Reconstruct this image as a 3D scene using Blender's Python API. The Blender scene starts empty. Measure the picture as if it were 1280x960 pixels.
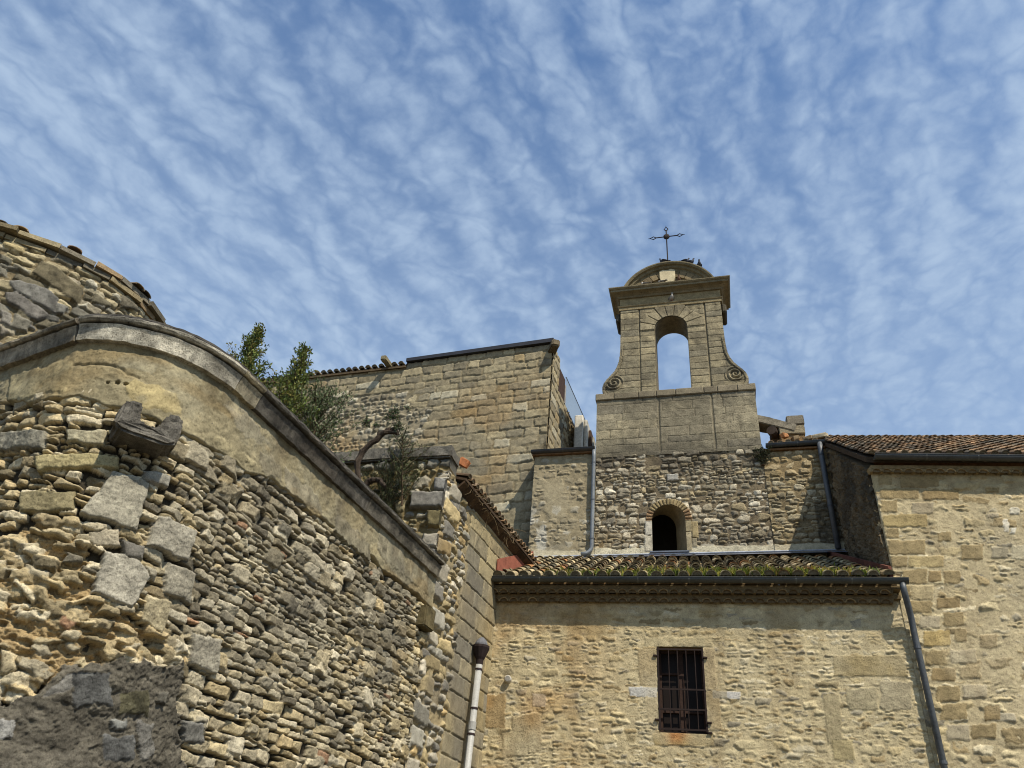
import bpy, math, random
import numpy as np
from mathutils import Vector, Matrix
from mathutils.geometry import tessellate_polygon

# ------------------------------------------------------------------ camera, sky, sun
random.seed(4)
sc = bpy.context.scene
col = sc.collection
R = np.array([[0.9677724, 0.07556736, -0.24022105],
              [0.23876199, -0.57859903, 0.77988196],
              [0.08005804, 0.8121039, 0.57799478]])
EYE = np.array([0.0, 0.0, 1.6]); FPX = 953.0
cam_d = bpy.data.cameras.new('camera'); cam = bpy.data.objects.new('camera', cam_d); col.objects.link(cam)
cam_d.sensor_width = 36; cam_d.lens = FPX / 1280 * 36; cam_d.clip_end = 3000; cam_d.clip_start = 0.05
M = Matrix(((R[0, 0], R[0, 1], -R[0, 2], EYE[0]), (R[1, 0], R[1, 1], -R[1, 2], EYE[1]), (R[2, 0], R[2, 1], -R[2, 2], EYE[2]), (0, 0, 0, 1)))
cam.matrix_world = M
sc.camera = cam

SUN = np.array([0.45, -0.40, 0.80]); SUN /= np.linalg.norm(SUN)
sun_el = math.asin(SUN[2]); sun_rot = math.atan2(SUN[0], SUN[1])
sun_d = bpy.data.lights.new('sun', 'SUN'); sun_d.energy = 5.0; sun_d.angle = math.radians(0.5); sun_d.color = (1.0, 0.91, 0.775)
sun = bpy.data.objects.new('sun', sun_d); col.objects.link(sun)
sun.rotation_euler = Vector(SUN).to_track_quat('Z', 'Y').to_euler(); sun.location = (10, -8, 30)

sc.view_settings.view_transform = 'Standard'; sc.view_settings.look = 'None'
sc.view_settings.exposure = 0.22; sc.view_settings.gamma = 1.0
sc.render.engine = 'CYCLES'
sc.cycles.filter_width = 1.05; sc.cycles.max_bounces = 5; sc.cycles.use_denoising = True

world = bpy.data.worlds.new('World'); sc.world = world; world.use_nodes = True
def build_world():
    nt = world.node_tree; N = nt.nodes; L = nt.links; N.clear()
    def n(t, **k):
        a = N.new(t)
        for q, v in k.items(): setattr(a, q, v)
        return a
    def mth(op, a, b=None, clamp=False):
        m = n('ShaderNodeMath', operation=op, use_clamp=clamp)
        for i, x in enumerate((a, b)):
            if x is None: continue
            if isinstance(x, (int, float)): m.inputs[i].default_value = x
            else: L.new(x, m.inputs[i])
        return m.outputs[0]
    out = n('ShaderNodeOutputWorld'); bg = n('ShaderNodeBackground'); bg.inputs[1].default_value = 0.1
    L.new(bg.outputs[0], out.inputs[0])
    sky = n('ShaderNodeTexSky', sky_type='NISHITA'); sky.sun_disc = False
    sky.sun_elevation = sun_el; sky.sun_rotation = sun_rot; sky.air_density = 1.0; sky.dust_density = 0.6; sky.ozone_density = 2.2
    tc = n('ShaderNodeTexCoord'); nrm = n('ShaderNodeVectorMath', operation='NORMALIZE'); L.new(tc.outputs['Generated'], nrm.inputs[0])
    sp = n('ShaderNodeSeparateXYZ'); L.new(nrm.outputs[0], sp.inputs[0])
    zz = mth('ADD', mth('MAXIMUM', sp.outputs[2], 0.02), 0.12)
    cb = n('ShaderNodeCombineXYZ'); L.new(mth('DIVIDE', sp.outputs[0], zz), cb.inputs[0]); L.new(mth('DIVIDE', sp.outputs[1], zz), cb.inputs[1])
    rot = n('ShaderNodeMapping'); rot.inputs['Rotation'].default_value = (0, 0, math.radians(SKY_ROT)); L.new(cb.outputs[0], rot.inputs[0])
    wn = n('ShaderNodeTexNoise'); wn.inputs['Scale'].default_value = 1.3; wn.inputs['Detail'].default_value = 2; L.new(rot.outputs[0], wn.inputs['Vector'])
    wv = n('ShaderNodeVectorMath', operation='MULTIPLY_ADD'); L.new(wn.outputs['Color'], wv.inputs[0]); wv.inputs[1].default_value = (0.16, 0.16, 0); L.new(rot.outputs[0], wv.inputs[2])
    def noise(scale_xy, scale, det, rough, loc=(0, 0, 0)):
        mp = n('ShaderNodeMapping'); mp.inputs['Scale'].default_value = (scale_xy[0], scale_xy[1], 1); mp.inputs['Location'].default_value = loc
        L.new(wv.outputs[0], mp.inputs[0])
        t = n('ShaderNodeTexNoise', noise_dimensions='2D'); t.inputs['Scale'].default_value = scale; t.inputs['Detail'].default_value = det; t.inputs['Roughness'].default_value = rough
        L.new(mp.outputs[0], t.inputs['Vector']); return t.outputs['Fac']
    sy = n('ShaderNodeSeparateXYZ'); L.new(wv.outputs[0], sy.inputs[0])
    jag = noise((0.8, 1.0), 7.0, 2, 0.5, (5, 2, 0))
    band = mth('MULTIPLY', mth('ADD', mth('SINE', mth('ADD', mth('MULTIPLY', sy.outputs[1], 62.0), mth('MULTIPLY', jag, 6.0))), 1.0), 0.5)
    puffs = n('ShaderNodeTexVoronoi', feature='F1', voronoi_dimensions='2D'); puffs.inputs['Scale'].default_value = 27.0; puffs.inputs['Detail'].default_value = 1.0
    pw = n('ShaderNodeVectorMath', operation='MULTIPLY_ADD'); wn2 = n('ShaderNodeTexNoise', noise_dimensions='2D'); wn2.inputs['Scale'].default_value = 13; wn2.inputs['Detail'].default_value = 3; L.new(wv.outputs[0], wn2.inputs['Vector'])
    L.new(wn2.outputs['Color'], pw.inputs[0]); pw.inputs[1].default_value = (0.07, 0.07, 0); L.new(wv.outputs[0], pw.inputs[2])
    pm = n('ShaderNodeMapping'); pm.inputs['Scale'].default_value = (0.75, 1.0, 1); L.new(pw.outputs[0], pm.inputs[0]); L.new(pm.outputs[0], puffs.inputs['Vector'])
    puff = mth('SUBTRACT', 1.0, puffs.outputs['Distance'])
    mid = noise((0.75, 1.0), 10.0, 3, 0.5, (1, 8, 0))
    cover = noise((0.7, 0.8), 1.7, 3, 0.5, (7, 4, 0))
    bm = n('ShaderNodeMapRange'); L.new(noise((0.8, 0.8), 1.4, 2, 0.5, (4.3, 6.1, 0)), bm.inputs[0]); bm.inputs[1].default_value = 0.38; bm.inputs[2].default_value = 0.60; bm.inputs[3].default_value = 0.10; bm.inputs[4].default_value = 0.36
    fine = noise((1, 1), 48, 5, 0.65, (2, 9, 0))
    s = mth('ADD', mth('ADD', mth('MULTIPLY', band, bm.outputs[0]), mth('MULTIPLY', puff, 0.44)), mth('ADD', mth('MULTIPLY', cover, 0.50), mth('MULTIPLY', fine, 0.34)))
    s = mth('ADD', s, mth('MULTIPLY', mid, 0.30))
    mr = n('ShaderNodeMapRange', interpolation_type='SMOOTHSTEP'); L.new(s, mr.inputs[0])
    mr.inputs[1].default_value = 0.44; mr.inputs[2].default_value = 1.50; mr.inputs[3].default_value = 0.14; mr.inputs[4].default_value = 0.82
    hz = n('ShaderNodeMapRange'); L.new(sp.outputs[2], hz.inputs[0]); hz.inputs[1].default_value = 0.36; hz.inputs[2].default_value = 0.86; hz.inputs[3].default_value = 0.62; hz.inputs[4].default_value = 0.0
    fac = mth('MAXIMUM', mr.outputs[0], 0.0)
    fac = mth('ADD', fac, mth('MULTIPLY', mth('SUBTRACT', 1.0, fac), hz.outputs[0]), True)
    mx = n('ShaderNodeMix', data_type='RGBA'); L.new(fac, mx.inputs[0]); gr = n('ShaderNodeMix', data_type='RGBA', blend_type='MULTIPLY'); gr.inputs[0].default_value = 1; L.new(sky.outputs[0], gr.inputs[6]); gr.inputs[7].default_value = (0.64, 1.03, 1.34, 1); L.new(gr.outputs[2], mx.inputs[6]); mx.inputs[7].default_value = CLOUD
    L.new(mx.outputs[2], bg.inputs[0])
SKY_ROT = -75.0
CLOUD = (4.1, 5.25, 6.8, 1)
build_world()

# ------------------------------------------------------------------ geometry helpers
def ray(px, py):
    d = R @ np.array([px - 640.0, -(py - 480.0), FPX]); return d / np.linalg.norm(d)
def hit(px, py, p0, n):
    d = ray(px, py); n = np.asarray(n, float); t = np.dot(np.asarray(p0, float) - EYE, n) / np.dot(d, n); return EYE + d * t
def atY(px, py, Y): return hit(px, py, (0, Y, 0), (0, 1, 0))
def project(P):
    d = (P - EYE) @ R
    return 640 + FPX * d[..., 0] / d[..., 2], 480 - FPX * d[..., 1] / d[..., 2]
def lin(c):
    c = np.asarray(c, float) / 255.0
    return np.where(c <= 0.04045, c / 12.92, ((c + 0.055) / 1.055) ** 2.4)

def _h(ix, iy, seed):
    n = (ix * 374761393 + iy * 668265263 + seed * 1274126177) & 0xffffffff
    n = ((n ^ (n >> 13)) * 1274126177) & 0xffffffff
    return ((n ^ (n >> 16)) & 0xffff) / 65535.0
def vnoise(x, y, seed=0):
    xi = np.floor(x).astype(np.int64); yi = np.floor(y).astype(np.int64); fx = x - xi; fy = y - yi
    fx = fx * fx * (3 - 2 * fx); fy = fy * fy * (3 - 2 * fy)
    a = _h(xi, yi, seed); b = _h(xi + 1, yi, seed); c = _h(xi, yi + 1, seed); d = _h(xi + 1, yi + 1, seed)
    return (a * (1 - fx) + b * fx) * (1 - fy) + (c * (1 - fx) + d * fx) * fy
def fbm(x, y, f, octv=4, seed=0, gain=0.5):
    s = 0; a = 1; t = 0
    for o in range(octv):
        s = s + a * vnoise(x * f, y * f, seed + o * 17); t += a; a *= gain; f *= 2.03
    return s / t
def sstep(a, b, x):
    t = np.clip((x - a) / (b - a), 0, 1); return t * t * (3 - 2 * t)
def inpoly(px, py, poly):
    r = np.zeros(px.shape, bool); n = len(poly)
    for i in range(n):
        x0, y0 = poly[i]; x1, y1 = poly[(i + 1) % n]
        c = ((y0 > py) != (y1 > py))
        with np.errstate(divide='ignore', invalid='ignore'):
            r ^= c & (px < (x1 - x0) * (py - y0) / (y1 - y0 + 1e-12) + x0)
    return r

def origin(o):
    s = Vector((0, 0, 0))
    while o is not None: s += o.location; o = o.parent
    return s
def make_mesh(name, verts, faces, mat, parent=None, cols=None, smooth=False, uniform=None):
    me = bpy.data.meshes.new(name); off = np.array(origin(parent)) if parent is not None else np.zeros(3)
    verts = np.asarray(verts, np.float64) - off
    me.from_pydata(verts.tolist(), [], faces) if uniform is None else None
    if uniform is not None:
        F = np.asarray(faces, np.int32); k = F.shape[1]
        me.vertices.add(len(verts)); me.vertices.foreach_set('co', verts.astype(np.float32).ravel())
        me.loops.add(F.size); me.loops.foreach_set('vertex_index', F.ravel())
        me.polygons.add(len(F)); me.polygons.foreach_set('loop_start', np.arange(0, F.size, k, dtype=np.int32))
        me.update(calc_edges=True)
    if cols is not None:
        ca = me.color_attributes.new('tint', 'FLOAT_COLOR', 'POINT')
        c4 = np.ones((len(verts), 4), np.float32); c4[:, :3] = cols; ca.data.foreach_set('color', c4.ravel())
    if smooth: me.polygons.foreach_set('use_smooth', np.ones(len(me.polygons), bool))
    me.materials.append(mat); me.validate()
    o = bpy.data.objects.new(name, me); col.objects.link(o)
    if parent is not None: o.parent = parent
    return o
def thing(name, label, cat, loc=(0, 0, 0), group=None):
    o = bpy.data.objects.new(name, None); col.objects.link(o); o.location = loc; o.empty_display_size = 0.3
    o['label'] = label; o['category'] = cat
    if group: o['group'] = group
    return o
def tag(o, label, cat, group=None, kind=None):
    if label: o['label'] = label
    if cat: o['category'] = cat
    if group: o['group'] = group
    if kind: o['kind'] = kind
    return o

class MB:
    def __init__(s): s.v = []; s.f = []; s.c = []
    def add(s, vs, fs, c=(0.3, 0.3, 0.3)):
        b = len(s.v); s.v += [tuple(map(float, p)) for p in vs]; s.f += [tuple(b + i for i in q) for q in fs]; s.c += [tuple(c)] * len(vs)
    def box(s, lo, hi, c=(0.3, 0.3, 0.3), fr=None, jit=0.0, rng=None, bev=0.0):
        (x0, y0, z0), (x1, y1, z1) = lo, hi
        b = bev
        if b > 0:
            vs = []; fs = []
            for ax in range(3):
                for sg in (0, 1):
                    q = []
                    for (p, r) in ((0, 0), (1, 0), (1, 1), (0, 1)):
                        w = [0, 0, 0]; o1, o2 = (ax + 1) % 3, (ax + 2) % 3
                        w[ax] = (lo, hi)[sg][ax]; w[o1] = (lo[o1] + b, hi[o1] - b)[p]; w[o2] = (lo[o2] + b, hi[o2] - b)[r]
                        q.append(w)
                    if not sg: q = q[::-1]
                    n0 = len(vs); vs += q; fs.append((n0, n0 + 1, n0 + 2, n0 + 3))
            hull_pts = vs
            import bmesh
            bm = bmesh.new()
            for p in vs: bm.verts.new(p)
            r = bmesh.ops.convex_hull(bm, input=bm.verts); bm.verts.ensure_lookup_table(); bm.verts.index_update()
            vs = [tuple(v.co) for v in bm.verts]; fs = [tuple(v.index for v in f.verts) for f in bm.faces]; bm.free()
        else:
            vs = [(x0, y0, z0), (x1, y0, z0), (x1, y1, z0), (x0, y1, z0), (x0, y0, z1), (x1, y0, z1), (x1, y1, z1), (x0, y1, z1)]
            fs = [(0, 3, 2, 1), (4, 5, 6, 7), (0, 1, 5, 4), (1, 2, 6, 5), (2, 3, 7, 6), (3, 0, 4, 7)]
        if jit: vs = [tuple(q + rng.uniform(-jit, jit) for q in p) for p in vs]
        if fr is not None:
            o, ax, ay, az = fr; vs = [np.asarray(o) + ax * p[0] + ay * p[1] + az * p[2] for p in vs]
        s.add(vs, fs, c)
    def prism(s, outline, fr, d0, d1, c=(0.3, 0.3, 0.3), holes=()):
        # outline in (a, b) of frame fr=(o, ax, ab, an); extruded along an from d0 to d1
        o, ax, ab, an = fr; loops = [list(outline)] + [list(h) for h in holes]
        flat = [p for l in loops for p in l]
        tri = tessellate_polygon([[Vector((p[0], p[1], 0)) for p in l] for l in loops])
        n = len(flat); vs = [np.asarray(o) + ax * p[0] + ab * p[1] + an * d0 for p in flat] + [np.asarray(o) + ax * p[0] + ab * p[1] + an * d1 for p in flat]
        fs = [tuple(t) for t in tri] + [tuple(n + i for i in t[::-1]) for t in tri]
        b = 0
        for l in loops:
            m = len(l)
            for i in range(m): j = (i + 1) % m; fs.append((b + i, b + j, n + b + j, n + b + i))
            b += m
        s.add(vs, fs, c)
    def tube(s, pts, r, seg=10, c=(0.3, 0.3, 0.3), cap=True):
        pts = [np.asarray(p, float) for p in pts]; n = len(pts); rs = r if isinstance(r, (list, tuple)) else [r] * n
        vs = []; fs = []; prev = None
        for i, p in enumerate(pts):
            t = (pts[min(i + 1, n - 1)] - pts[max(i - 1, 0)]); t = t / (np.linalg.norm(t) + 1e-9)
            if prev is None:
                a = np.array([0, 0, 1.0]) if abs(t[2]) < 0.9 else np.array([1.0, 0, 0]); u = np.cross(t, a)
            else: u = prev - t * np.dot(prev, t)
            u = u / (np.linalg.norm(u) + 1e-9); w = np.cross(t, u); prev = u
            for k in range(seg):
                an = 2 * math.pi * k / seg; vs.append(p + (u * math.cos(an) + w * math.sin(an)) * rs[i])
        for i in range(n - 1):
            for k in range(seg):
                a = i * seg + k; b = i * seg + (k + 1) % seg; fs.append((a, b, b + seg, a + seg))
        if cap: fs.append(tuple(range(seg))[::-1]); fs.append(tuple((n - 1) * seg + k for k in range(seg)))
        s.add(vs, fs, c)
    def sweep(s, prof, path, normals, c=(0.3, 0.3, 0.3), closed=True, cap=True, cfun=None):
        # prof: list of (out, z) ; path: list of xyz at z=0 ref ; normals: horizontal outward vectors (already mitre scaled)
        k = len(prof); vs = []; fs = []; cs = []
        for i, (p, nn) in enumerate(zip(path, normals)):
            for (o, z) in prof: vs.append(np.asarray(p) + np.asarray(nn) * o + np.array([0, 0, z]))
        m = k if closed else k - 1
        for i in range(len(path) - 1):
            for j in range(m):
                a = i * k + j; b = i * k + (j + 1) % k; fs.append((a, b, b + k, a + k))
        if cap and closed: fs.append(tuple(range(k))[::-1]); fs.append(tuple((len(path) - 1) * k + j for j in range(k)))
        s.add(vs, fs, c)
    def build(s, name, mat, parent=None, smooth=False):
        return make_mesh(name, s.v, s.f, mat, parent, np.array(s.c), smooth)

# ------------------------------------------------------------------ materials
def nodemat(name):
    m = bpy.data.materials.new(name); m.use_nodes = True; nt = m.node_tree; b = nt.nodes['Principled BSDF']
    return m, nt, b
ALB = 0.86
def tinted(name, rough=0.95, speck=0.35, sc1=9.0, sc2=70.0, bump=0.006, lichen=0.0, metal=0.0, spec=0.2, pits=0.0):
    m, nt, b = nodemat(name); N = nt.nodes; L = nt.links
    at = N.new('ShaderNodeVertexColor'); at.layer_name = 'tint'
    tc = N.new('ShaderNodeTexCoord')
    n1 = N.new('ShaderNodeTexNoise'); n1.inputs['Scale'].default_value = sc1; n1.inputs['Detail'].default_value = 6; n1.inputs['Roughness'].default_value = 0.65
    n2 = N.new('ShaderNodeTexNoise'); n2.inputs['Scale'].default_value = sc2; n2.inputs['Detail'].default_value = 4; n2.inputs['Roughness'].default_value = 0.7
    for q in (n1, n2): L.new(tc.outputs['Object'], q.inputs['Vector'])
    ad = N.new('ShaderNodeMath'); ad.operation = 'MULTIPLY_ADD'; L.new(n2.outputs['Fac'], ad.inputs[0]); ad.inputs[1].default_value = 0.9
    L.new(n1.outputs['Fac'], ad.inputs[2])
    mr = N.new('ShaderNodeMapRange'); L.new(ad.outputs[0], mr.inputs[0]); mr.inputs[1].default_value = 0.72; mr.inputs[2].default_value = 1.18
    mr.inputs[3].default_value = (1 - speck) * ALB; mr.inputs[4].default_value = (1 + speck) * ALB
    mu = N.new('ShaderNodeMix'); mu.data_type = 'RGBA'; mu.blend_type = 'MULTIPLY'; mu.inputs[0].default_value = 1
    L.new(at.outputs['Color'], mu.inputs[6]); L.new(mr.outputs[0], mu.inputs[7])
    last = mu.outputs[2]
    if pits:
        p = N.new('ShaderNodeTexNoise'); p.inputs['Scale'].default_value = sc2 * 0.8; p.inputs['Detail'].default_value = 2; p.inputs['Roughness'].default_value = 0.6; L.new(tc.outputs['Object'], p.inputs['Vector'])
        r = N.new('ShaderNodeMapRange'); L.new(p.outputs['Fac'], r.inputs[0]); r.inputs[1].default_value = 0.56; r.inputs[2].default_value = 0.68; r.inputs[3].default_value = 0; r.inputs[4].default_value = pits
        x = N.new('ShaderNodeMix'); x.data_type = 'RGBA'; x.blend_type = 'MULTIPLY'; L.new(r.outputs[0], x.inputs[0]); L.new(last, x.inputs[6]); x.inputs[7].default_value = (0.30, 0.28, 0.25, 1); last = x.outputs[2]
        sb = N.new('ShaderNodeMath'); sb.operation = 'SUBTRACT'; L.new(ad.outputs[0], sb.inputs[0]); L.new(r.outputs[0], sb.inputs[1]); ad = sb
    if lichen > 0:
        v = N.new('ShaderNodeTexNoise'); v.inputs['Scale'].default_value = 26; v.inputs['Detail'].default_value = 5; v.inputs['Roughness'].default_value = 0.75
        L.new(tc.outputs['Object'], v.inputs['Vector'])
        for (lo, hi, cc, am) in ((0.60, 0.72, (0.03, 0.03, 0.028, 1), lichen), (0.38, 0.28, (0.45, 0.44, 0.40, 1), lichen * 0.45)):
            r = N.new('ShaderNodeMapRange'); L.new(v.outputs['Fac'], r.inputs[0]); r.inputs[1].default_value = lo; r.inputs[2].default_value = hi; r.inputs[3].default_value = 0; r.inputs[4].default_value = am
            x = N.new('ShaderNodeMix'); x.data_type = 'RGBA'; L.new(r.outputs[0], x.inputs[0]); L.new(last, x.inputs[6]); x.inputs[7].default_value = cc; last = x.outputs[2]
    L.new(last, b.inputs['Base Color']); b.inputs['Roughness'].default_value = rough; b.inputs['Metallic'].default_value = metal
    b.inputs['Specular IOR Level'].default_value = spec
    if bump:
        bp = N.new('ShaderNodeBump'); bp.inputs['Distance'].default_value = bump; bp.inputs['Strength'].default_value = 0.9; L.new(ad.outputs[0], bp.inputs['Height']); L.new(bp.outputs[0], b.inputs['Normal'])
    return m
M_near = tinted('rubble_stone', speck=0.34, pits=0.4, sc1=11, sc2=75, bump=0.008, lichen=0.45)
M_wall = tinted('pointed_masonry', speck=0.26, pits=0.4, sc1=7, sc2=55, bump=0.008, lichen=0.12)
M_grey = tinted('weathered_limestone', speck=0.36, pits=0.4, sc1=5, sc2=40, bump=0.012, lichen=0.42)
M_dark = tinted('blackened_stone', speck=0.45, pits=0.6, sc1=14, sc2=80, bump=0.010, lichen=0.5)
M_tile = tinted('terracotta_tile', speck=0.45, sc1=10, sc2=60, bump=0.006, lichen=0.3)
M_zinc = tinted('painted_zinc', rough=0.5, speck=0.38, sc1=3, sc2=30, bump=0.0, spec=0.5)
M_iron = tinted('rusty_iron', rough=0.8, speck=0.3, sc1=12, sc2=90, bump=0.002)
M_pvc = tinted('pale_pipe', rough=0.55, speck=0.22, sc1=3, sc2=40, bump=0.0, spec=0.4)
M_wood = tinted('old_wood', rough=0.85, speck=0.3, sc1=12, sc2=60, bump=0.004)
M_plaster = tinted('plaster', speck=0.28, pits=0.35, sc1=5, sc2=45, bump=0.004)
M_bark = tinted('bark', speck=0.5, pits=0.3, sc1=14, sc2=60, bump=0.02)
M_feather = tinted('feathers', rough=0.8, speck=0.15, sc1=20, sc2=80, bump=0.0)
def leafmat(name):
    m, nt, b = nodemat(name); at = nt.nodes.new('ShaderNodeVertexColor'); at.layer_name = 'tint'
    nt.links.new(at.outputs['Color'], b.inputs['Base Color']); b.inputs['Roughness'].default_value = 0.65
    b.inputs['Specular IOR Level'].default_value = 0.25
    tr = nt.nodes.new('ShaderNodeBsdfTranslucent'); nt.links.new(at.outputs['Color'], tr.inputs[0])
    mx = nt.nodes.new('ShaderNodeMixShader'); mx.inputs[0].default_value = 0.25; nt.links.new(b.outputs[0], mx.inputs[1]); nt.links.new(tr.outputs[0], mx.inputs[2])
    nt.links.new(mx.outputs[0], nt.nodes['Material Output'].inputs[0]); return m
M_leaf = leafmat('leaf')
def glassmat():
    m, nt, b = nodemat('balustrade_glass'); b.inputs['Base Color'].default_value = (0.30, 0.38, 0.46, 1); b.inputs['Roughness'].default_value = 0.08; b.inputs['Alpha'].default_value = 0.78; return m
M_glass = glassmat()
M_pane, _nt, _b = nodemat('dark_pane'); _b.inputs['Base Color'].default_value = (0.014, 0.010, 0.008, 1); _b.inputs['Roughness'].default_value = 0.5; _b.inputs['Specular IOR Level'].default_value = 0.1

# ------------------------------------------------------------------ masonry height fields
class Field:
    """A wall face as a dense grid: u along the wall, v = height, H = relief towards the street, C = stone colour."""
    def __init__(s, u0, u1, v0, v1, du, path, seed=1):
        s.du = du; s.u = np.arange(u0, u1 + du * 0.5, du); s.v = np.arange(v0, v1 + du * 0.5, du); s.path = path
        s.U, s.V = np.meshgrid(s.u, s.v); s.H = np.zeros(s.U.shape); s.C = np.zeros(s.U.shape + (3,)); s.seed = seed
        s.P, s.Nn = path(s.u)                                    # (nu,3),(nu,3)
        X = s.P[None, :, :] + np.zeros(s.U.shape + (3,)); X[..., 2] = s.V
        s.PX, s.PY = project(X)
        f = 11.0
        s.wx = (fbm(s.U, s.V, f, 3, seed + 1) - 0.5); s.wy = (fbm(s.U, s.V, f, 3, seed + 2) - 0.5)
        s.nz = fbm(s.U, s.V, 7.0, 5, seed + 3, 0.6) - 0.5
        s.mask = np.ones(s.U.shape, bool); s.id = np.zeros(s.U.shape, np.int32); s.k = 0
    def base(s, h, colour, rough=0.01, seed=5, freq=6):
        n = fbm(s.U, s.V, freq, 5, s.seed + seed, 0.6) - 0.5
        s.H[:] = h + n * rough * 2; s.C[:] = lin(colour) * (1 + n * 0.5)[..., None]
    def window(s, cu, cv, r):
        i0 = max(0, int((cu - r - s.u[0]) / s.du)); i1 = min(len(s.u), int((cu + r - s.u[0]) / s.du) + 2)
        j0 = max(0, int((cv - r - s.v[0]) / s.du)); j1 = min(len(s.v), int((cv + r - s.v[0]) / s.du) + 2)
        return (slice(j0, j1), slice(i0, i1)) if i1 > i0 and j1 > j0 else None
    def poly(s, cu, cv, planes, rad, prot, colour, rng, edge=0.03, rough=0.012, tilt=0.1, warp=0.03, force=False, base=0.0, colvar=0.10, facets=0):
        w = s.window(cu, cv, rad)
        if w is None: return
        x = s.U[w] - cu + s.wx[w] * warp; y = s.V[w] - cv + s.wy[w] * warp
        d = np.full(x.shape, 9.0)
        for (nx, ny, dd) in planes: d = np.minimum(d, dd - nx * x - ny * y)
        ph = rng.uniform(0, 50)
        h = base + prot * (1 - np.exp(-np.maximum(d, 0) / edge * 2.2)) + (x * rng.uniform(-tilt, tilt) + y * rng.uniform(-tilt, tilt)) + s.nz[w] * rough * 2
        for _ in range(facets):
            an = rng.uniform(0, 6.283); sl = rng.uniform(0.2, 0.75); h = np.minimum(h, base + prot * rng.uniform(0.85, 1.05) - sl * (np.cos(an) * x + np.sin(an) * y) + sl * rad * rng.uniform(0.0, 0.3) + s.nz[w] * rough * 2)
        m = d > 0
        if not force: m &= h > s.H[w]
        H = s.H[w]; H[m] = h[m]; s.H[w] = H
        C = s.C[w]; k = (1 + (fbm(x + ph, y + ph, 9, 3, s.seed + 9) - 0.5) * 2 * colvar * 2)
        C[m] = (lin(colour)[None, None, :] * k[..., None])[m]; s.C[w] = C
        s.k += 1; I = s.id[w]; I[m] = s.k; s.id[w] = I
    def stone(s, cu, cv, a, b, prot, colour, rng, rot=None, **kw):
        rot = rng.gauss(0, 0.05) if rot is None else rot
        pl = []; cutlo = kw.pop('cut', 0.72); tight = 0.985 if cutlo > 0.95 else 0.9; ja = 0.008 if cutlo > 0.95 else 0.07
        for k, dd in ((0, a), (1, b), (2, a), (3, b)):
            an = k * math.pi / 2 + rng.gauss(0, ja) + rot; pl.append((math.cos(an), math.sin(an), dd * rng.uniform(tight, 1.0)))
        for q in range(4):
            ph = rng.uniform(0.45, 1.1); an = q * math.pi / 2
            ca, sa = (math.cos(ph), math.sin(ph)); sup = a * ca + b * sa
            sx, sy = ((1, 1), (-1, 1), (-1, -1), (1, -1))[q]
            dx, dy = sx * ca, sy * sa; cr, sr = math.cos(rot), math.sin(rot)
            pl.append((dx * cr - dy * sr, dx * sr + dy * cr, sup * rng.uniform(cutlo, 0.98)))
        s.poly(cu, cv, pl, math.hypot(a, b) * 1.15, prot, colour, rng, **kw)
    def quad(s, pts, prot, colour, rng, **kw):
        """a block given by its corners (u, v), counter-clockwise or not"""
        pts = [np.array(p, float) for p in pts]; c = sum(pts) / len(pts); pl = []
        for i in range(len(pts)):
            e = pts[(i + 1) % len(pts)] - pts[i]; n = np.array([e[1], -e[0]]); n /= np.linalg.norm(n) + 1e-9
            if np.dot(n, pts[i] - c) < 0: n = -n
            pl.append((n[0], n[1], np.dot(n, pts[i] - c)))
        s.poly(c[0], c[1], pl, max(np.linalg.norm(p - c) for p in pts) * 1.05, prot, colour, rng, **kw)
    def rubble(s, region, hr, asp, pal, prot, rng, gap=0.008, ok=None, wav=0.05, wf=0.7, split=0.2, jit=0.012, dens=1.0, **kw):
        u0, u1, v0, v1 = region; v = v0
        while v < v1:
            h = rng.uniform(*hr) * rng.choice((0.75, 1, 1, 1.25)); u = u0 - rng.uniform(0, 0.3)
            while u < u1:
                w = h * rng.uniform(*asp); uc = u + w / 2
                vc = v + h / 2 + wav * (2 * float(vnoise(np.array([uc * wf]), np.array([v * 0.6]), s.seed)[0]) - 1) + rng.uniform(-jit, jit)
                if rng.random() < dens and (ok is None or ok(uc, vc)):
                    if rng.random() < split and h > 0.07:
                        t = rng.uniform(0.35, 0.65)
                        for (lo, hi) in ((0, t), (t, 1)):
                            s.stone(uc, vc - h / 2 + h * (lo + hi) / 2, w / 2 - gap, h * (hi - lo) / 2 - gap * 0.7, rng.uniform(*prot), pal(rng, uc, vc), rng, **kw)
                    else:
                        s.stone(uc, vc, w / 2 - gap, (h / 2) * rng.uniform(0.82, 1.06) - gap, rng.uniform(*prot), pal(rng, uc, vc), rng, **kw)
                u += w
            v += h
    def paint(s, m, colour, amt):
        k = (np.clip(m, 0, 1) * amt)[..., None]; s.C = s.C * (1 - k) + lin(colour) * k
    def darken(s, m, amt):
        s.C *= (1 - np.clip(m, 0, 1) * amt)[..., None]
    def build(s, name, mat, parent, thick=0.3, floor=True, smooth=True):
        nv, nu = s.U.shape
        X = s.P[None] + s.Nn[None] * s.H[..., None]; X = X.copy(); X[..., 2] = s.V
        cells = s.mask[:-1, :-1] & s.mask[1:, :-1] & s.mask[:-1, 1:] & s.mask[1:, 1:]
        I = np.arange(nv * nu).reshape(nv, nu)
        A, B, Cc, D = I[:-1, :-1], I[:-1, 1:], I[1:, 1:], I[1:, :-1]
        quads = np.stack([A[cells], B[cells], Cc[cells], D[cells]], -1)
        verts = X.reshape(-1, 3); cols = s.C.reshape(-1, 3)
        ex_v = []; ex_c = []; ex_q = []; nb = nv * nu
        def strip(idx, pos):
            nonlocal nb
            n = len(idx); ex_v.append(pos); ex_c.append(cols[idx]); j = nb + np.arange(n); nb += n
            ex_q.append(np.stack([idx[:-1], idx[1:], j[1:], j[:-1]], -1)); return j
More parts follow.
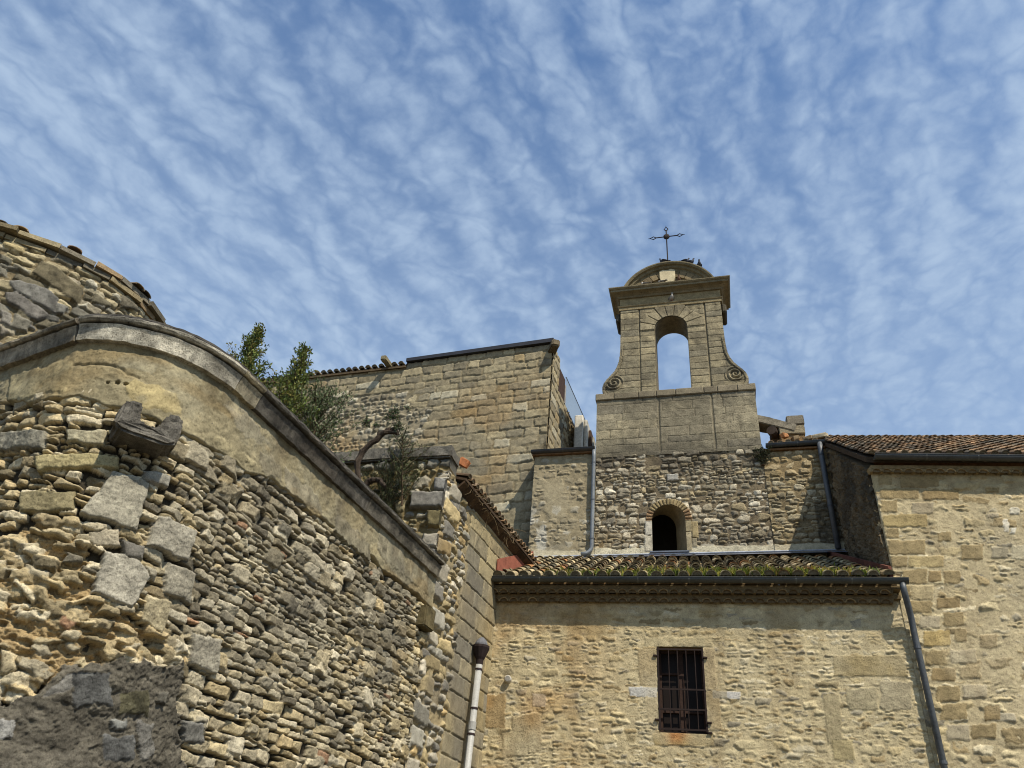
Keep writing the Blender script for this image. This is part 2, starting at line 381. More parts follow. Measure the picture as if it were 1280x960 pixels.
        if thick:
            for idx, rev in ((I[-1], 1), (I[:, 0], 1), (I[:, -1], 0)):
                nn = s.Nn if len(idx) == nu and idx[1] == idx[0] + 1 else np.repeat((s.Nn[0] if idx[0] == 0 else s.Nn[-1])[None], len(idx), 0)
                strip(idx, verts[idx] - nn * thick)
        if floor:
            p = verts[I[0]].copy(); p[:, 2] = 0.0; strip(I[0], p)
        if ex_v:
            verts = np.concatenate([verts] + ex_v); cols = np.concatenate([cols] + ex_c); quads = np.concatenate([quads] + ex_q)
        used = np.zeros(len(verts), bool); used[quads.ravel()] = True
        remap = np.cumsum(used) - 1
        return make_mesh(name, verts[used], remap[quads], mat, parent, np.clip(cols[used], 0.004, 0.85), smooth, uniform=True)

def line_path(p0, d):
    p0 = np.array([p0[0], p0[1], 0.0]); d = np.array([d[0], d[1], 0.0]); d /= np.linalg.norm(d); n = np.array([d[1], -d[0], 0.0])
    def f(u):
        u = np.asarray(u, float); return p0[None] + d[None] * u[:, None], np.repeat(n[None], len(u), 0)
    f.p0, f.d, f.n = p0, d, n
    def uv(px, py, off=0.0):
        P = hit(px, py, p0 + n * off, n); return float(np.dot(P - p0, d)), float(P[2])
    f.uv = uv
    f.at = lambda u, off=0.0, z=0.0: p0 + d * u + n * off + np.array([0, 0, z])
    return f
def palette(items, br=0.12):
    tot = sum(w for _, w in items)
    def f(rng, u=0, v=0):
        x = rng.uniform(0, tot)
        for c, w in items:
            x -= w
            if x <= 0: break
        k = 1 + rng.gauss(0, br); k = min(max(k, 0.6), 1.4); return tuple(min(250, q * k) for q in c)
    return f
UP = np.array([0, 0, 1.0])
def shade(c, k): return tuple(min(250, max(6, q * k)) for q in c)


# ------------------------------------------------------------------ key planes (metres)
DIRL = np.array([0.10377378, 0.99460093, 0.0]); NL = np.array([DIRL[1], -DIRL[0], 0.0])
CORNER = np.array([-4.2, 14.0, 0.0])                      # inner corner of the courtyard
aF = math.radians(2.0)
PF = line_path(CORNER, (math.cos(aF), math.sin(aF)))       # face of the low building
UR = 7.27                                                 # where the right-hand building starts on that face
PR = line_path(PF.at(UR), (math.cos(math.radians(6.5)), math.sin(math.radians(6.5))))
YT = 18.0
PT = line_path((0, YT), (1, 0))                           # face of the bell tower, u = x
PSIDE = line_path(CORNER, DIRL)                           # passage wall, u = 0 in the corner

# ------------------------------------------------------------------ ground
g = MB(); S = 420.0; n = 28
rg = random.Random(2)
for i in range(n):
    for j in range(n):
        pass
gx = np.sign(np.linspace(-1, 1, 61)) * np.abs(np.linspace(-1, 1, 61)) ** 3 * S
GX, GY = np.meshgrid(gx, gx); gz = (fbm(GX, GY, 0.4, 4, 3) - 0.5) * 0.06
gv = np.stack([GX, GY, gz - 0.0], -1).reshape(-1, 3); I = np.arange(61 * 61).reshape(61, 61)
gq = np.stack([I[:-1, :-1], I[:-1, 1:], I[1:, 1:], I[1:, :-1]], -1).reshape(-1, 4)
gc = lin((104, 96, 80))[None] * (0.8 + 0.4 * fbm(gv[:, 0], gv[:, 1], 1.3, 4, 8))[:, None]
M_ground = tinted('pale_gravel', speck=0.3, sc1=3, sc2=60, bump=0.01)
o = make_mesh('ground', gv, gq, M_ground, None, gc, True, uniform=True); tag(o, None, None, kind='structure')

# ------------------------------------------------------------------ rounded wall on the left
RW = 1.08
T0 = CORNER + DIRL * -8.2; CC = T0 - NL * RW
aT = math.atan2(NL[1], NL[0]); aB = math.radians(-92.0); ARC = RW * (aT - aB)
Bp = CC + RW * np.array([math.cos(aB), math.sin(aB), 0])
dLft = np.array([1.15, -0.27, 0]); dLft /= np.linalg.norm(dLft); nLft = np.array([dLft[1], -dLft[0], 0])
def round_path(u):
    u = np.asarray(u, float); P = np.zeros((len(u), 3)); Nn = np.zeros((len(u), 3))
    for i, q in enumerate(u):
        if q >= 0: P[i] = T0 + DIRL * q; Nn[i] = NL
        elif q >= -ARC:
            a = aT + q / RW; Nn[i] = (math.cos(a), math.sin(a), 0); P[i] = CC + RW * Nn[i]
        else: P[i] = Bp + dLft * (q + ARC); Nn[i] = nLft
    return P, Nn
_us = np.linspace(-5.0, 6.0, 1101); _ps, _ = round_path(_us)
def round_uv(px, py):
    d = ray(px, py); c = (_ps[:, 0] - EYE[0]) * d[1] - (_ps[:, 1] - EYE[1]) * d[0]
    best = None
    for i in np.nonzero(np.sign(c[:-1]) != np.sign(c[1:]))[0]:
        t = c[i] / (c[i] - c[i + 1]); p = _ps[i] * (1 - t) + _ps[i + 1] * t
        dist = np.dot(p[:2] - EYE[:2], d[:2]) / np.dot(d[:2], d[:2])
        if dist > 0 and (best is None or dist < best[0]): best = (dist, _us[i] + t * (_us[i + 1] - _us[i]), EYE[2] + d[2] * dist)
    return (best[1], best[2]) if best else (-4.0, 4.0)

t_wall = thing('rounded_wall', 'dry rubble wall with a rounded corner, rendered band and moulded stone cornice on the left', 'stone wall', (-4.9, 5.8, 0))
UEND = 5.42
def build_rubble_wall():
    rng = random.Random(11)
    F = Field(-3.9, UEND, 1.6, 5.66, 0.0095, round_path, 21)
    F.base(-0.03, (62, 56, 44), 0.014, 5, 9)
    U, V, PX, PY = F.U, F.V, F.PX, F.PY
    greyish = fbm(U, V, 0.55, 3, 77)
    def pal(rng, u, v):
        i = min(max(int((u - F.u[0]) / F.du), 0), len(F.u) - 1); j = min(max(int((v - F.v[0]) / F.du), 0), len(F.v) - 1)
        px, py = PX[j, i], PY[j, i]; gk = greyish[j, i]
        # old lichen-grey masonry up and to the right, fresher ochre stone low down and on the left
        t = 0.58 + (gk - 0.5) * 1.6 - (0.55 if px < 215 else 0) - 0.45 * max(0, (py - 800) / 160) + (0.25 if 250 < px < 420 and py < 800 else 0)
        if rng.random() < t: c = rng.choice(((164, 155, 131), (146, 137, 114), (178, 169, 145), (126, 118, 99), (154, 143, 116)))
        else: c = rng.choice(((184, 172, 142), (170, 156, 122), (196, 184, 154), (158, 144, 112), (178, 160, 122), (150, 136, 104)))
        if rng.random() < 0.008: c = (158, 126, 98)
        k = min(1.2, 1 + rng.gauss(0.03, 0.12), 206.0 / max(c)); return tuple(q * k for q in c)
    left_poly = [(-400, 470), (60, 500), (205, 560), (212, 640), (150, 700), (190, 760), (215, 850), (-400, 1300)]
    ruin_poly = [(-60, 690), (95, 640), (120, 690), (110, 745), (165, 775), (215, 810), (225, 850), (110, 835), (60, 855), (-60, 880)]
    butt_poly = [(-400, 885), (0, 870), (48, 868), (78, 828), (128, 826), (214, 838), (224, 1100), (-400, 1300)]
    inl = inpoly(PX, PY, left_poly); inr = inpoly(PX, PY, ruin_poly); WX = (fbm(U, V, 3.5, 4, 201) - 0.5) * 36 + (fbm(U, V, 14, 3, 203) - 0.5) * 10; WY = (fbm(U, V, 3.5, 4, 202) - 0.5) * 44 + (fbm(U, V, 14, 3, 204) - 0.5) * 14; inb = inpoly(PX + WX, PY + WY, butt_poly); inr = inpoly(PX + WX, PY + WY, ruin_poly)
    def at(m):
        def ok(u, v):
            i = int((u - F.u[0]) / F.du); j = int((v - F.v[0]) / F.du)
            return 0 <= i < len(F.u) and 0 <= j < len(F.v) and bool(m[j, i])
        return ok
    # right: small thin dry-laid stones
    main = ~inl & ~inb
    F.rubble((-4.2, UEND, 1.55, 5.66), (0.062, 0.112), (1.4, 3.4), pal, (0.026, 0.058), rng, gap=0.002, ok=at(main & (PX < 430)), wav=0.10, wf=0.9, split=0.16, jit=0.008, edge=0.008, rough=0.018, tilt=0.13, warp=0.035, cut=0.84, facets=1)
    F.rubble((1.5, UEND, 1.55, 5.66), (0.062, 0.118), (1.3, 3.2), pal, (0.024, 0.055), rng, gap=0.002, ok=at(main & (PX >= 430)), wav=0.12, wf=0.8, split=0.25, jit=0.012, edge=0.008, rough=0.018, tilt=0.12, warp=0.035, cut=0.84, facets=1)
    # scattered bigger blocks in it
    for _ in range(110):
        u = rng.uniform(-0.6, UEND); v = rng.uniform(1.7, 5.45)
        if at(main)(u, v):
            a = rng.uniform(0.08, 0.16); F.stone(u, v, a, a * rng.uniform(0.5, 0.85), rng.uniform(0.05, 0.075), pal(rng, u, v), rng, edge=0.010, tilt=0.12, warp=0.04, rough=0.018, cut=0.8, facets=1)
    # left: broken ochre rubble
    F.rubble((-4.2, 0.6, 1.55, 5.66), (0.06, 0.13), (1.2, 3.4), pal, (0.025, 0.08), rng, gap=0.006, ok=at(inl & ~inb & ~inr), wav=0.08, split=0.3, edge=0.014, rough=0.022, tilt=0.2, warp=0.045, cut=0.72, facets=2)
    # the torn-out core: lumpy ochre mortar
    nz = fbm(U * 0.75, V * 1.5, 6.0, 5, 91, 0.62); rdg = np.abs(fbm(U * 0.8, V * 1.7, 9.0, 4, 94) - 0.5); h = (nz - 0.5) * 0.20 + (0.12 - rdg) * 0.22 + (fbm(U, V, 30, 3, 92) - 0.5) * 0.04 - 0.01
    m = inr & (h > F.H - 0.04); F.H[m] = np.maximum(F.H, h)[m]
    mc = lin((166, 144, 104))[None, None] * (0.55 + 0.85 * fbm(U, V, 14, 5, 93, 0.65))[..., None]; F.C[m] = mc[m]
    for _ in range(420):
        u = rng.uniform(-2.2, 0.5); v = rng.uniform(2.4, 4.3)
        if at(inr)(u, v): F.stone(u, v, rng.uniform(0.05, 0.17), rng.uniform(0.02, 0.065), rng.uniform(0.03, 0.10), pal(rng, u, v), rng, rot=rng.gauss(0.0, 0.22), edge=0.016, tilt=0.3, warp=0.06, rough=0.035, cut=0.65, facets=2)
    # the pale dressed blocks of the broken corner, measured on the wall
    blocks = [([(140, 590), (184, 604), (168, 668), (97, 646)], (168, 162, 142), 0.13), ([(194, 644), (242, 662), (230, 704), (180, 684)], (164, 158, 140), 0.11),
              ([(128, 690), (172, 700), (184, 722), (160, 762), (112, 744)], (172, 166, 148), 0.12), ([(207, 702), (240, 716), (232, 756), (198, 742)], (150, 144, 126), 0.11),
              ([(178, 742), (210, 752), (198, 794), (172, 778)], (176, 164, 132), 0.10), ([(236, 790), (271, 800), (266, 844), (230, 832)], (158, 152, 134), 0.12),
              ([(28, 617), (98, 616), (92, 640), (26, 644)], (140, 130, 98), 0.09), ([(48, 575), (150, 572), (150, 590), (50, 594)], (164, 152, 112), 0.12),
              ([(85, 540), (135, 541), (132, 560), (86, 558)], (172, 164, 136), 0.12), ([(0, 545), (62, 541), (60, 566), (0, 568)], (136, 132, 116), 0.12), ([(224, 900), (250, 902), (250, 930), (224, 930)], (120, 118, 110), 0.10),
              ([(110, 665), (150, 663), (150, 684), (112, 684)], (170, 160, 136), 0.08), ([(150, 676), (180, 682), (176, 700), (152, 698)], (118, 114, 104), 0.09),
              ([(178, 588), (212, 596), (205, 612), (176, 604)], (156, 152, 138), 0.12), ([(0, 812), (22, 818), (24, 842), (0, 846)], (186, 172, 138), 0.1)]
    for px, c, pr in blocks:
        F.quad([round_uv(*p) for p in px], pr * 0.68, c, rng, edge=0.014, rough=0.016, tilt=0.04, warp=0.05, force=True, base=0.0, colvar=0.22)
    # cement-coated stump of a buttress, low on the left
    nz2 = fbm(U, V, 2.2, 5, 95, 0.55); h2 = 0.055 + (nz2 - 0.5) * 0.12 + (fbm(U, V, 9, 4, 99, 0.6) - 0.5) * 0.022 + (fbm(U, V, 34, 3, 96, 0.7) - 0.5) * 0.026 - 0.012 * sstep(0.56, 0.7, fbm(U, V, 16, 3, 98)) + 0.02 * sstep(0.5, 0.6, fbm(U * 0.7, V * 1.3, 3, 2, 111))
    F.H[inb] = h2[inb]
    cb = lin((98, 93, 81))[None, None] * (0.2 + 1.5 * fbm(U, V, 6, 5, 97, 0.7))[..., None]; F.C[inb] = cb[inb]
    for px, c in [([(78, 842), (100, 838), (78, 866), (50, 872)], (136, 133, 124)), ([(146, 864), (178, 862), (180, 895), (140, 892)], (96, 92, 70)), ([(166, 900), (184, 905), (184, 948), (164, 950)], (136, 133, 124)),
                  ([(122, 918), (160, 920), (160, 950), (124, 948)], (112, 112, 108)), ([(130, 898), (152, 899), (150, 910), (130, 910)], (150, 150, 142)), ([(189, 862), (202, 866), (200, 882), (190, 880)], (116, 112, 100)), ([(0, 900), (16, 904), (14, 926), (0, 928)], (168, 166, 158)), ([(84, 840), (130, 842), (134, 880), (90, 884)], (98, 98, 94))]:
        F.quad([round_uv(*p) for p in px], 0.012, shade(c, 0.9), rng, edge=0.03, rough=0.014, tilt=0.05, warp=0.07, force=True, base=0.068, colvar=0.35)
    band = sstep(0.45, 0.75, fbm(U, V, 0.9, 4, 55)) * (PX > 300) * sstep(-0.02, 0.5, 5.7 - V * 0 - np.abs(V - 4.9))
    F.paint(band, (84, 82, 76), 0.45)
    F.H += (fbm(U, V, 42, 3, 301, 0.6) - 0.5) * 0.016
    return F.build('rubble_masonry', M_near, t_wall, thick=0.5, smooth=False)
build_rubble_wall()

def build_band():
    rng = random.Random(5)
    F = Field(-4.2, UEND + 0.02, 4.5, 6.12, 0.0125, round_path, 33)
    U, V, PX, PY = F.U, F.V, F.PX, F.PY
    edge_px = [(-300, 520), (0, 508), (60, 507), (125, 512), (150, 512), (205, 538), (250, 567), (330, 602), (400, 655), (460, 700), (522, 752)]
    us = []; vs = []
    for p in edge_px:
        a, b = round_uv(*p); us.append(a); vs.append(b)
    us[0] = -4.2; vs[0] = vs[1]
    low = np.interp(F.u, us, vs)[None] + (fbm(U, V * 0, 3.2, 4, 6) - 0.5) * 0.14
    t = V - low
    F.base(0.062, (150, 140, 110), 0.014, 5, 4)
    F.H += (fbm(U, V, 20, 4, 4, 0.6) - 0.5) * 0.022
    F.H -= 0.16 * (1 - sstep(0.0, 0.05, t))
    # faint big blocks showing through the old render
    v = 4.5
    for (px, c) in [([(270, 505), (296, 508), (330, 556), (300, 548)], (146, 142, 128)), ([(258, 548), (285, 552), (318, 584), (290, 576)], (168, 158, 126)), ([(272, 488), (292, 494), (296, 520), (274, 508)], (164, 156, 132)),
                    ([(152, 448), (196, 456), (190, 470), (150, 462)], (164, 160, 138)), ([(20, 470), (95, 456), (90, 492), (16, 506)], (150, 142, 112)), ([(160, 480), (215, 490), (222, 520), (168, 512)], (172, 156, 110)),
                    ([(350, 585), (392, 618), (400, 646), (352, 612)], (128, 124, 112)), ([(415, 640), (458, 680), (458, 704), (412, 664)], (122, 118, 106)), ([(470, 655), (500, 682), (500, 722), (466, 690)], (140, 136, 122)), ([(504, 690), (530, 708), (530, 744), (503, 722)], (152, 144, 122)), ([(318, 560), (345, 580), (348, 604), (322, 592)], (138, 132, 116))]:
        F.quad([round_uv(*p) for p in px], 0.006, tuple(0.55 * q + 0.45 * w for q, w in zip(c, (152, 140, 106))), rng, edge=0.03, rough=0.012, tilt=0.0, warp=0.12, force=True, base=0.064, colvar=0.35)
    gl = sstep(0.48, 0.68, fbm(U, V, 1.4, 5, 44, 0.6)) * sstep(300, 380, PX); F.paint(gl, (112, 107, 94), 0.6)
    gl = sstep(0.5, 0.66, fbm(U, V, 2.4, 5, 45, 0.6)); F.paint(gl, (148, 142, 118), 0.5)
    och = sstep(0.52, 0.7, fbm(U * 0.6, V * 1.8, 2.0, 4, 46)); F.paint(och, (140, 118, 76), 0.45)
    # cracks and the three putlog holes by the spout
    cr = np.abs(V - (round_uv(120, 462)[1] + 0.05 * np.sin(U * 3) + (fbm(U, V * 0, 5, 3, 8) - .5) * .12)); on = (U > round_uv(95, 462)[0]) & (U < round_uv(178, 470)[0])
    F.H -= 0.02 * on * np.exp(-(cr / 0.012) ** 2); F.darken(on * np.exp(-(cr / 0.01) ** 2), 0.3)
    for (p, r) in (((137, 482), 0.014), ((148, 482), 0.021), ((158, 484), 0.017)):
        a, b = round_uv(*p); d = np.hypot(U - a, V - b); F.H -= 0.12 * (1 - sstep(r * 0.7, r * 1.2, d))
    run = sstep(0.45, 0.75, fbm(U, V * 0.12, 7, 3, 48)) * sstep(5.6, 6.12, V); F.paint(run, (92, 78, 52), 0.55)
    F.C *= (0.72 + 0.56 * fbm(U, V, 8, 5, 71, 0.65))[..., None]; F.mask = t > -0.06
    return F.build('rendered_band', M_plaster, t_wall, thick=0.45, floor=False)
build_band()

def build_cornice():
    mb = MB(); rng = random.Random(3)
    prof = [(-0.30, 6.11), (0.04, 6.112), (0.118, 6.118), (0.126, 6.15), (0.134, 6.20), (0.150, 6.255), (0.168, 6.288), (0.140, 6.296), (0.140, 6.310), (0.182, 6.316), (0.204, 6.334), (0.208, 6.354), (0.192, 6.376), (0.150, 6.386), (0.166, 6.396), (0.158, 6.424), (0.09, 6.456), (-0.02, 6.475), (-0.30, 6.47)]
    joints = [-4.2, -3.0, -ARC, -0.02, 0.35, 1.25, 2.1, 2.95, 3.9, 4.75, UEND - 0.02]
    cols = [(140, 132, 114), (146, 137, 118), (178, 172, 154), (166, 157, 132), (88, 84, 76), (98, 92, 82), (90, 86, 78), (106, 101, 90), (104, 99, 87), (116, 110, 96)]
    for a, b, c in zip(joints[:-1], joints[1:], cols):
        m = max(3, int((b - a) / 0.03)); m = max(3, int((b - a) / 0.02)); us = np.linspace(a + 0.004, b - 0.004, m); P, Nn = round_path(us)
        b0 = len(mb.v); jx = rng.uniform(-0.006, 0.006)
        k = len(prof); vs = []; fs = []; cc = []
        for i in range(m):
            for j, (o, z) in enumerate(prof):
                w = float(vnoise(np.array([us[i] * 14]), np.array([j * 0.9]), 5)[0]) - 0.5; w2 = float(vnoise(np.array([us[i] * 4]), np.array([j * 0.35]), 9)[0])
                q = o + (w * 0.012 + jx if o > -0.2 else 0); vs.append(P[i] + Nn[i] * q + UP * (z + w * 0.008))
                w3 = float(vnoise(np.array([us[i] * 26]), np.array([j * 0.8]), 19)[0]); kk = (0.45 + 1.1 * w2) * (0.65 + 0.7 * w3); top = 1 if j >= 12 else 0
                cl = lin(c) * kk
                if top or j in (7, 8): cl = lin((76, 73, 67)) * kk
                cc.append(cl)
        for i in range(m - 1):
            for j in range(k):
                j2 = (j + 1) % k; fs.append((i * k + j, i * k + j2, (i + 1) * k + j2, (i + 1) * k + j))
        fs.append(tuple(range(k))[::-1]); fs.append(tuple((m - 1) * k + j for j in range(k)))
        mb.add(vs, fs); mb.c[b0:] = [tuple(x) for x in cc]
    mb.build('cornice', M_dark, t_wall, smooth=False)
build_cornice()

def build_spout():
    # black channel stone that carried a gutter: a U seen from its end
    u0, v0 = round_uv(178, 545); P, Nn = round_path(np.array([u0])); P, Nn = P[0], Nn[0]; ax = np.array([-Nn[1], Nn[0], 0])
    fr = (np.array([P[0], P[1], v0]), ax, UP, Nn)
    rng = random.Random(7)
    out = [(-0.28, -0.12), (-0.22, -0.17), (0.21, -0.17), (0.28, -0.12), (0.285, 0.10), (0.25, 0.155), (0.12, 0.15), (0.085, 0.02), (0.04, -0.03), (-0.06, -0.03), (-0.095, 0.02), (-0.105, 0.16), (-0.24, 0.175), (-0.285, 0.12)]
    import bmesh
    mb = MB(); mb.prism(out, fr, -0.25, 0.34)
    bm = bmesh.new(); vs = [bm.verts.new(p) for p in mb.v]
    for f in mb.f:
        try: bm.faces.new([vs[i] for i in f])
        except ValueError: pass
    bmesh.ops.recalc_face_normals(bm, faces=bm.faces)
    bmesh.ops.bevel(bm, geom=[e for e in bm.edges if len(e.link_faces) == 2 and e.calc_face_angle(0) > 0.5], offset=0.022, segments=2, affect='EDGES')
    bmesh.ops.triangulate(bm, faces=bm.faces); bmesh.ops.subdivide_edges(bm, edges=[e for e in bm.edges if e.calc_length() > 0.06], cuts=3, use_grid_fill=True)
    bmesh.ops.triangulate(bm, faces=bm.faces); bm.verts.index_update()
    X = np.array([v.co for v in bm.verts]); nn = np.array([v.normal for v in bm.verts])
    d = (fbm(X[:, 0] + X[:, 2], X[:, 1] - X[:, 2] * 0.7, 9, 4, 3, 0.6) - 0.5) * 0.075; X += nn * d[:, None]
    cs = lin((104, 100, 91))[None] * (0.35 + 1.3 * fbm(X[:, 0] + X[:, 2], X[:, 1] - X[:, 2], 12, 4, 4))[:, None]
    fs = [tuple(v.index for v in f.verts) for f in bm.faces]; bm.free()
    make_mesh('stone_spout', X, fs, M_dark, t_wall, cs, False)['label'] = 'blackened U-shaped stone spout jutting out of the rounded corner'
build_spout()

def rough_block(name, lo, hi, fr, colour, mat, parent, amp=0.02, res=0.05, seed=1, bev=0.02, var=0.8):
    """one weathered block: a bevelled, subdivided box roughened by noise"""
    import bmesh
    bm = bmesh.new(); bmesh.ops.create_cube(bm, size=1)
    for v in bm.verts: v.co = [(a + b) / 2 + (b - a) * q for a, b, q in zip(lo, hi, v.co)]
    bmesh.ops.bevel(bm, geom=list(bm.edges), offset=bev, segments=2, affect='EDGES')
    for _ in range(3):
        long = [e for e in bm.edges if e.calc_length() > res * 2]
        if not long: break
        bmesh.ops.subdivide_edges(bm, edges=long, cuts=2, use_grid_fill=True)
    bmesh.ops.triangulate(bm, faces=bm.faces); bm.verts.index_update(); bm.normal_update()
    X = np.array([v.co for v in bm.verts]); nn = np.array([v.normal for v in bm.verts]); fs = [tuple(v.index for v in f.verts) for f in bm.faces]; bm.free()
    s = X[:, 0] + 0.37 * X[:, 2]; t = X[:, 1] - 0.61 * X[:, 2] + X[:, 2]
    X = X + nn * ((fbm(s, t, 6, 4, seed, 0.6) - 0.5) * amp * 2)[:, None]
    cs = lin(colour)[None] * (1 - var / 2 + var * fbm(s, t, 8, 4, seed + 3))[:, None]
    o, ax, ay, az = fr; W = np.asarray(o)[None] + X[:, :1] * ax[None] + X[:, 1:2] * ay[None] + X[:, 2:3] * az[None]
    if np.dot(np.cross(ax, ay), az) < 0: fs = [f[::-1] for f in fs]
    return make_mesh(name, W, fs, mat, parent, cs, False)
frL = (T0, DIRL, NL, UP)
rough_block('corbel', (UEND - 0.36, -0.1, 5.22), (UEND - 0.02, 0.17, 5.56), frL, (104, 94, 66), M_dark, t_wall, 0.03, 0.05, 4)['label'] = 'worn corbel stone under the far end of the rendered band'

# terrace behind the wall, where the shrubs grow
mb = MB()
tp = [T0 + DIRL * UEND - NL * 0.45 + DIRL * 0.3, T0 - NL * 0.45, CC + (RW - 0.45) * np.array([math.cos(-0.8), math.sin(-0.8), 0]), Bp - nLft * 0.45, Bp - dLft * 3 - nLft * 0.45, np.array([-14.0, 6, 0]), np.array([-14.0, 12.0, 0])]
mb.prism([(p[0], p[1]) for p in tp], (np.zeros(3), np.array([1, 0, 0.]), np.array([0, 1., 0]), UP), 0.0, 6.0, lin((110, 96, 70)))
tag(mb.build('terrace', M_ground, None), None, None, kind='structure')

# ------------------------------------------------------------------ roofs of barrel tiles
def tile_slope(mb, o, ax, slope_dir, ncol, nrow, pitch, expo, rng, pal, r=0.085, seg=6, ok=None, pan=True, back=None):
    """o = lower corner of the slope; ax = unit vector along the eave; slope_dir = unit vector up the slope"""
    nrm = np.cross(ax, slope_dir); nrm /= np.linalg.norm(nrm)
    if nrm[2] < 0: nrm = -nrm
    for i in range(ncol):
        for j in range(nrow):
            if ok is not None and not ok(i, j): continue
            for kind in ((0, 1) if pan else (0,)):
                c = pal(rng); k = 1 + rng.gauss(0, 0.10); c = lin(tuple(min(255, max(8, q * k)) for q in c))
                cx = (i + 0.5 + (0.5 if kind else 0)) * pitch + rng.uniform(-0.012, 0.012); L = expo * 1.28
                yaw = rng.gauss(0, 0.03); lift = 0.02 + rng.uniform(0, 0.012)
                vs = []; fs = []
                for e, (y, rr) in enumerate(((0.0, r), (L, r * 0.80))):
                    for q in range(seg + 1):
                        an = math.pi * q / seg
                        for t in (0, 1):
                            rad = rr - t * 0.017
                            if kind == 0: a, h = math.cos(an) * rad * 1.0, math.sin(an) * rad * 0.92 + 0.05 + (lift if e == 0 else 0)
                            else: a, h = math.cos(an) * rad, 0.062 - math.sin(an) * rad * 0.72 + (lift if e == 0 else 0)
                            vs.append(o + ax * (cx + a + yaw * y) + slope_dir * (j * expo + y + (0.05 if kind else 0)) + nrm * h)
                m = (seg + 1) * 2
                for q in range(seg):
                    a = q * 2; b = (q + 1) * 2
                    fs += [(a, b, m + b, m + a), (a + 1, m + a + 1, m + b + 1, b + 1), (a, a + 1, b + 1, b)]
                fs += [(0, m, m + 1, 1), (2 * seg, 2 * seg + 1, m + 2 * seg + 1, m + 2 * seg)]
                if j == 0 and kind == 0: mb.add([vs[q * 2] + slope_dir * 0.012 for q in range(seg + 1)], [tuple(range(seg + 1))], lin((120, 108, 84)))
                mb.add(vs, fs, c)
def genoise(mb, pathf, u0, u1, z, out0, rows, pitch, rng, c1=(150, 126, 88), c2=(168, 148, 108), bed=True):
    """rows of half tiles bedded under the eave, each row stepping further out"""
    for k in range(rows):
        zz = z + k * 0.13; od = out0 + (k + 1) * 0.11
        n = int((u1 - u0) / pitch)
        for i in range(n):
            uc = u0 + (i + 0.5) * pitch + rng.uniform(-0.01, 0.01); cc = lin(shade(c1, 1 + rng.gauss(0, 0.1))); vs = []; fs = []; sg = 7; rr = pitch * 0.47
            for e, y in enumerate((0.0, od)):
                for q in range(sg + 1):
                    an = math.pi * q / sg
                    for t in (0, 1):
                        rad = rr - t * 0.016; vs.append(pathf.at(uc + math.cos(an) * rad, y, zz + math.sin(an) * rad * 0.85))
            m = (sg + 1) * 2
            for q in range(sg):
                a = q * 2; b = a + 2; fs += [(a, m + a, m + b, b), (a + 1, b + 1, m + b + 1, m + a + 1), (m + a, m + a + 1, m + b + 1, m + b)]
            mb.add(vs, fs, cc)
            fa = [pathf.at(uc + math.cos(math.pi * q / sg) * (rr - 0.012), od - 0.035, zz + math.sin(math.pi * q / sg) * (rr - 0.012) * 0.85) for q in range(sg + 1)]; mb.add(fa, [tuple(range(sg + 1))[::-1]], lin(shade(c1, 0.82)))
            # mortar in the spandrels: a slab slightly behind the tile lip
        P = lambda u, o_, z_: pathf.at(u, o_, z_)
        lo, hi = zz + rr * 0.86, zz + 0.13 + 0.012
        vs = [P(u0, 0, lo), P(u1, 0, lo), P(u1, od - 0.012, lo), P(u0, od - 0.012, lo), P(u0, 0, hi), P(u1, 0, hi), P(u1, od - 0.012, hi), P(u0, od - 0.012, hi)]
        mb.add(vs, [(0, 1, 2, 3), (7, 6, 5, 4), (3, 2, 6, 7), (0, 4, 5, 1), (0, 3, 7, 4), (1, 5, 6, 2)], lin(c2))
        for i in range(n + 1):
            ua, ub = u0 + (i - 0.12) * pitch, u0 + (i + 0.12) * pitch
            vs = [P(ua, 0, zz), P(ub, 0, zz), P(ub, od - 0.02, zz), P(ua, od - 0.02, zz), P(ua - 0.03, 0, lo + .004), P(ub + 0.03, 0, lo + .004), P(ub + 0.03, od - 0.02, lo + .004), P(ua - 0.03, od - 0.02, lo + .004)]
            mb.add(vs, [(0, 1, 2, 3), (3, 2, 6, 7), (0, 3, 7, 4), (1, 5, 6, 2)], lin(c2))
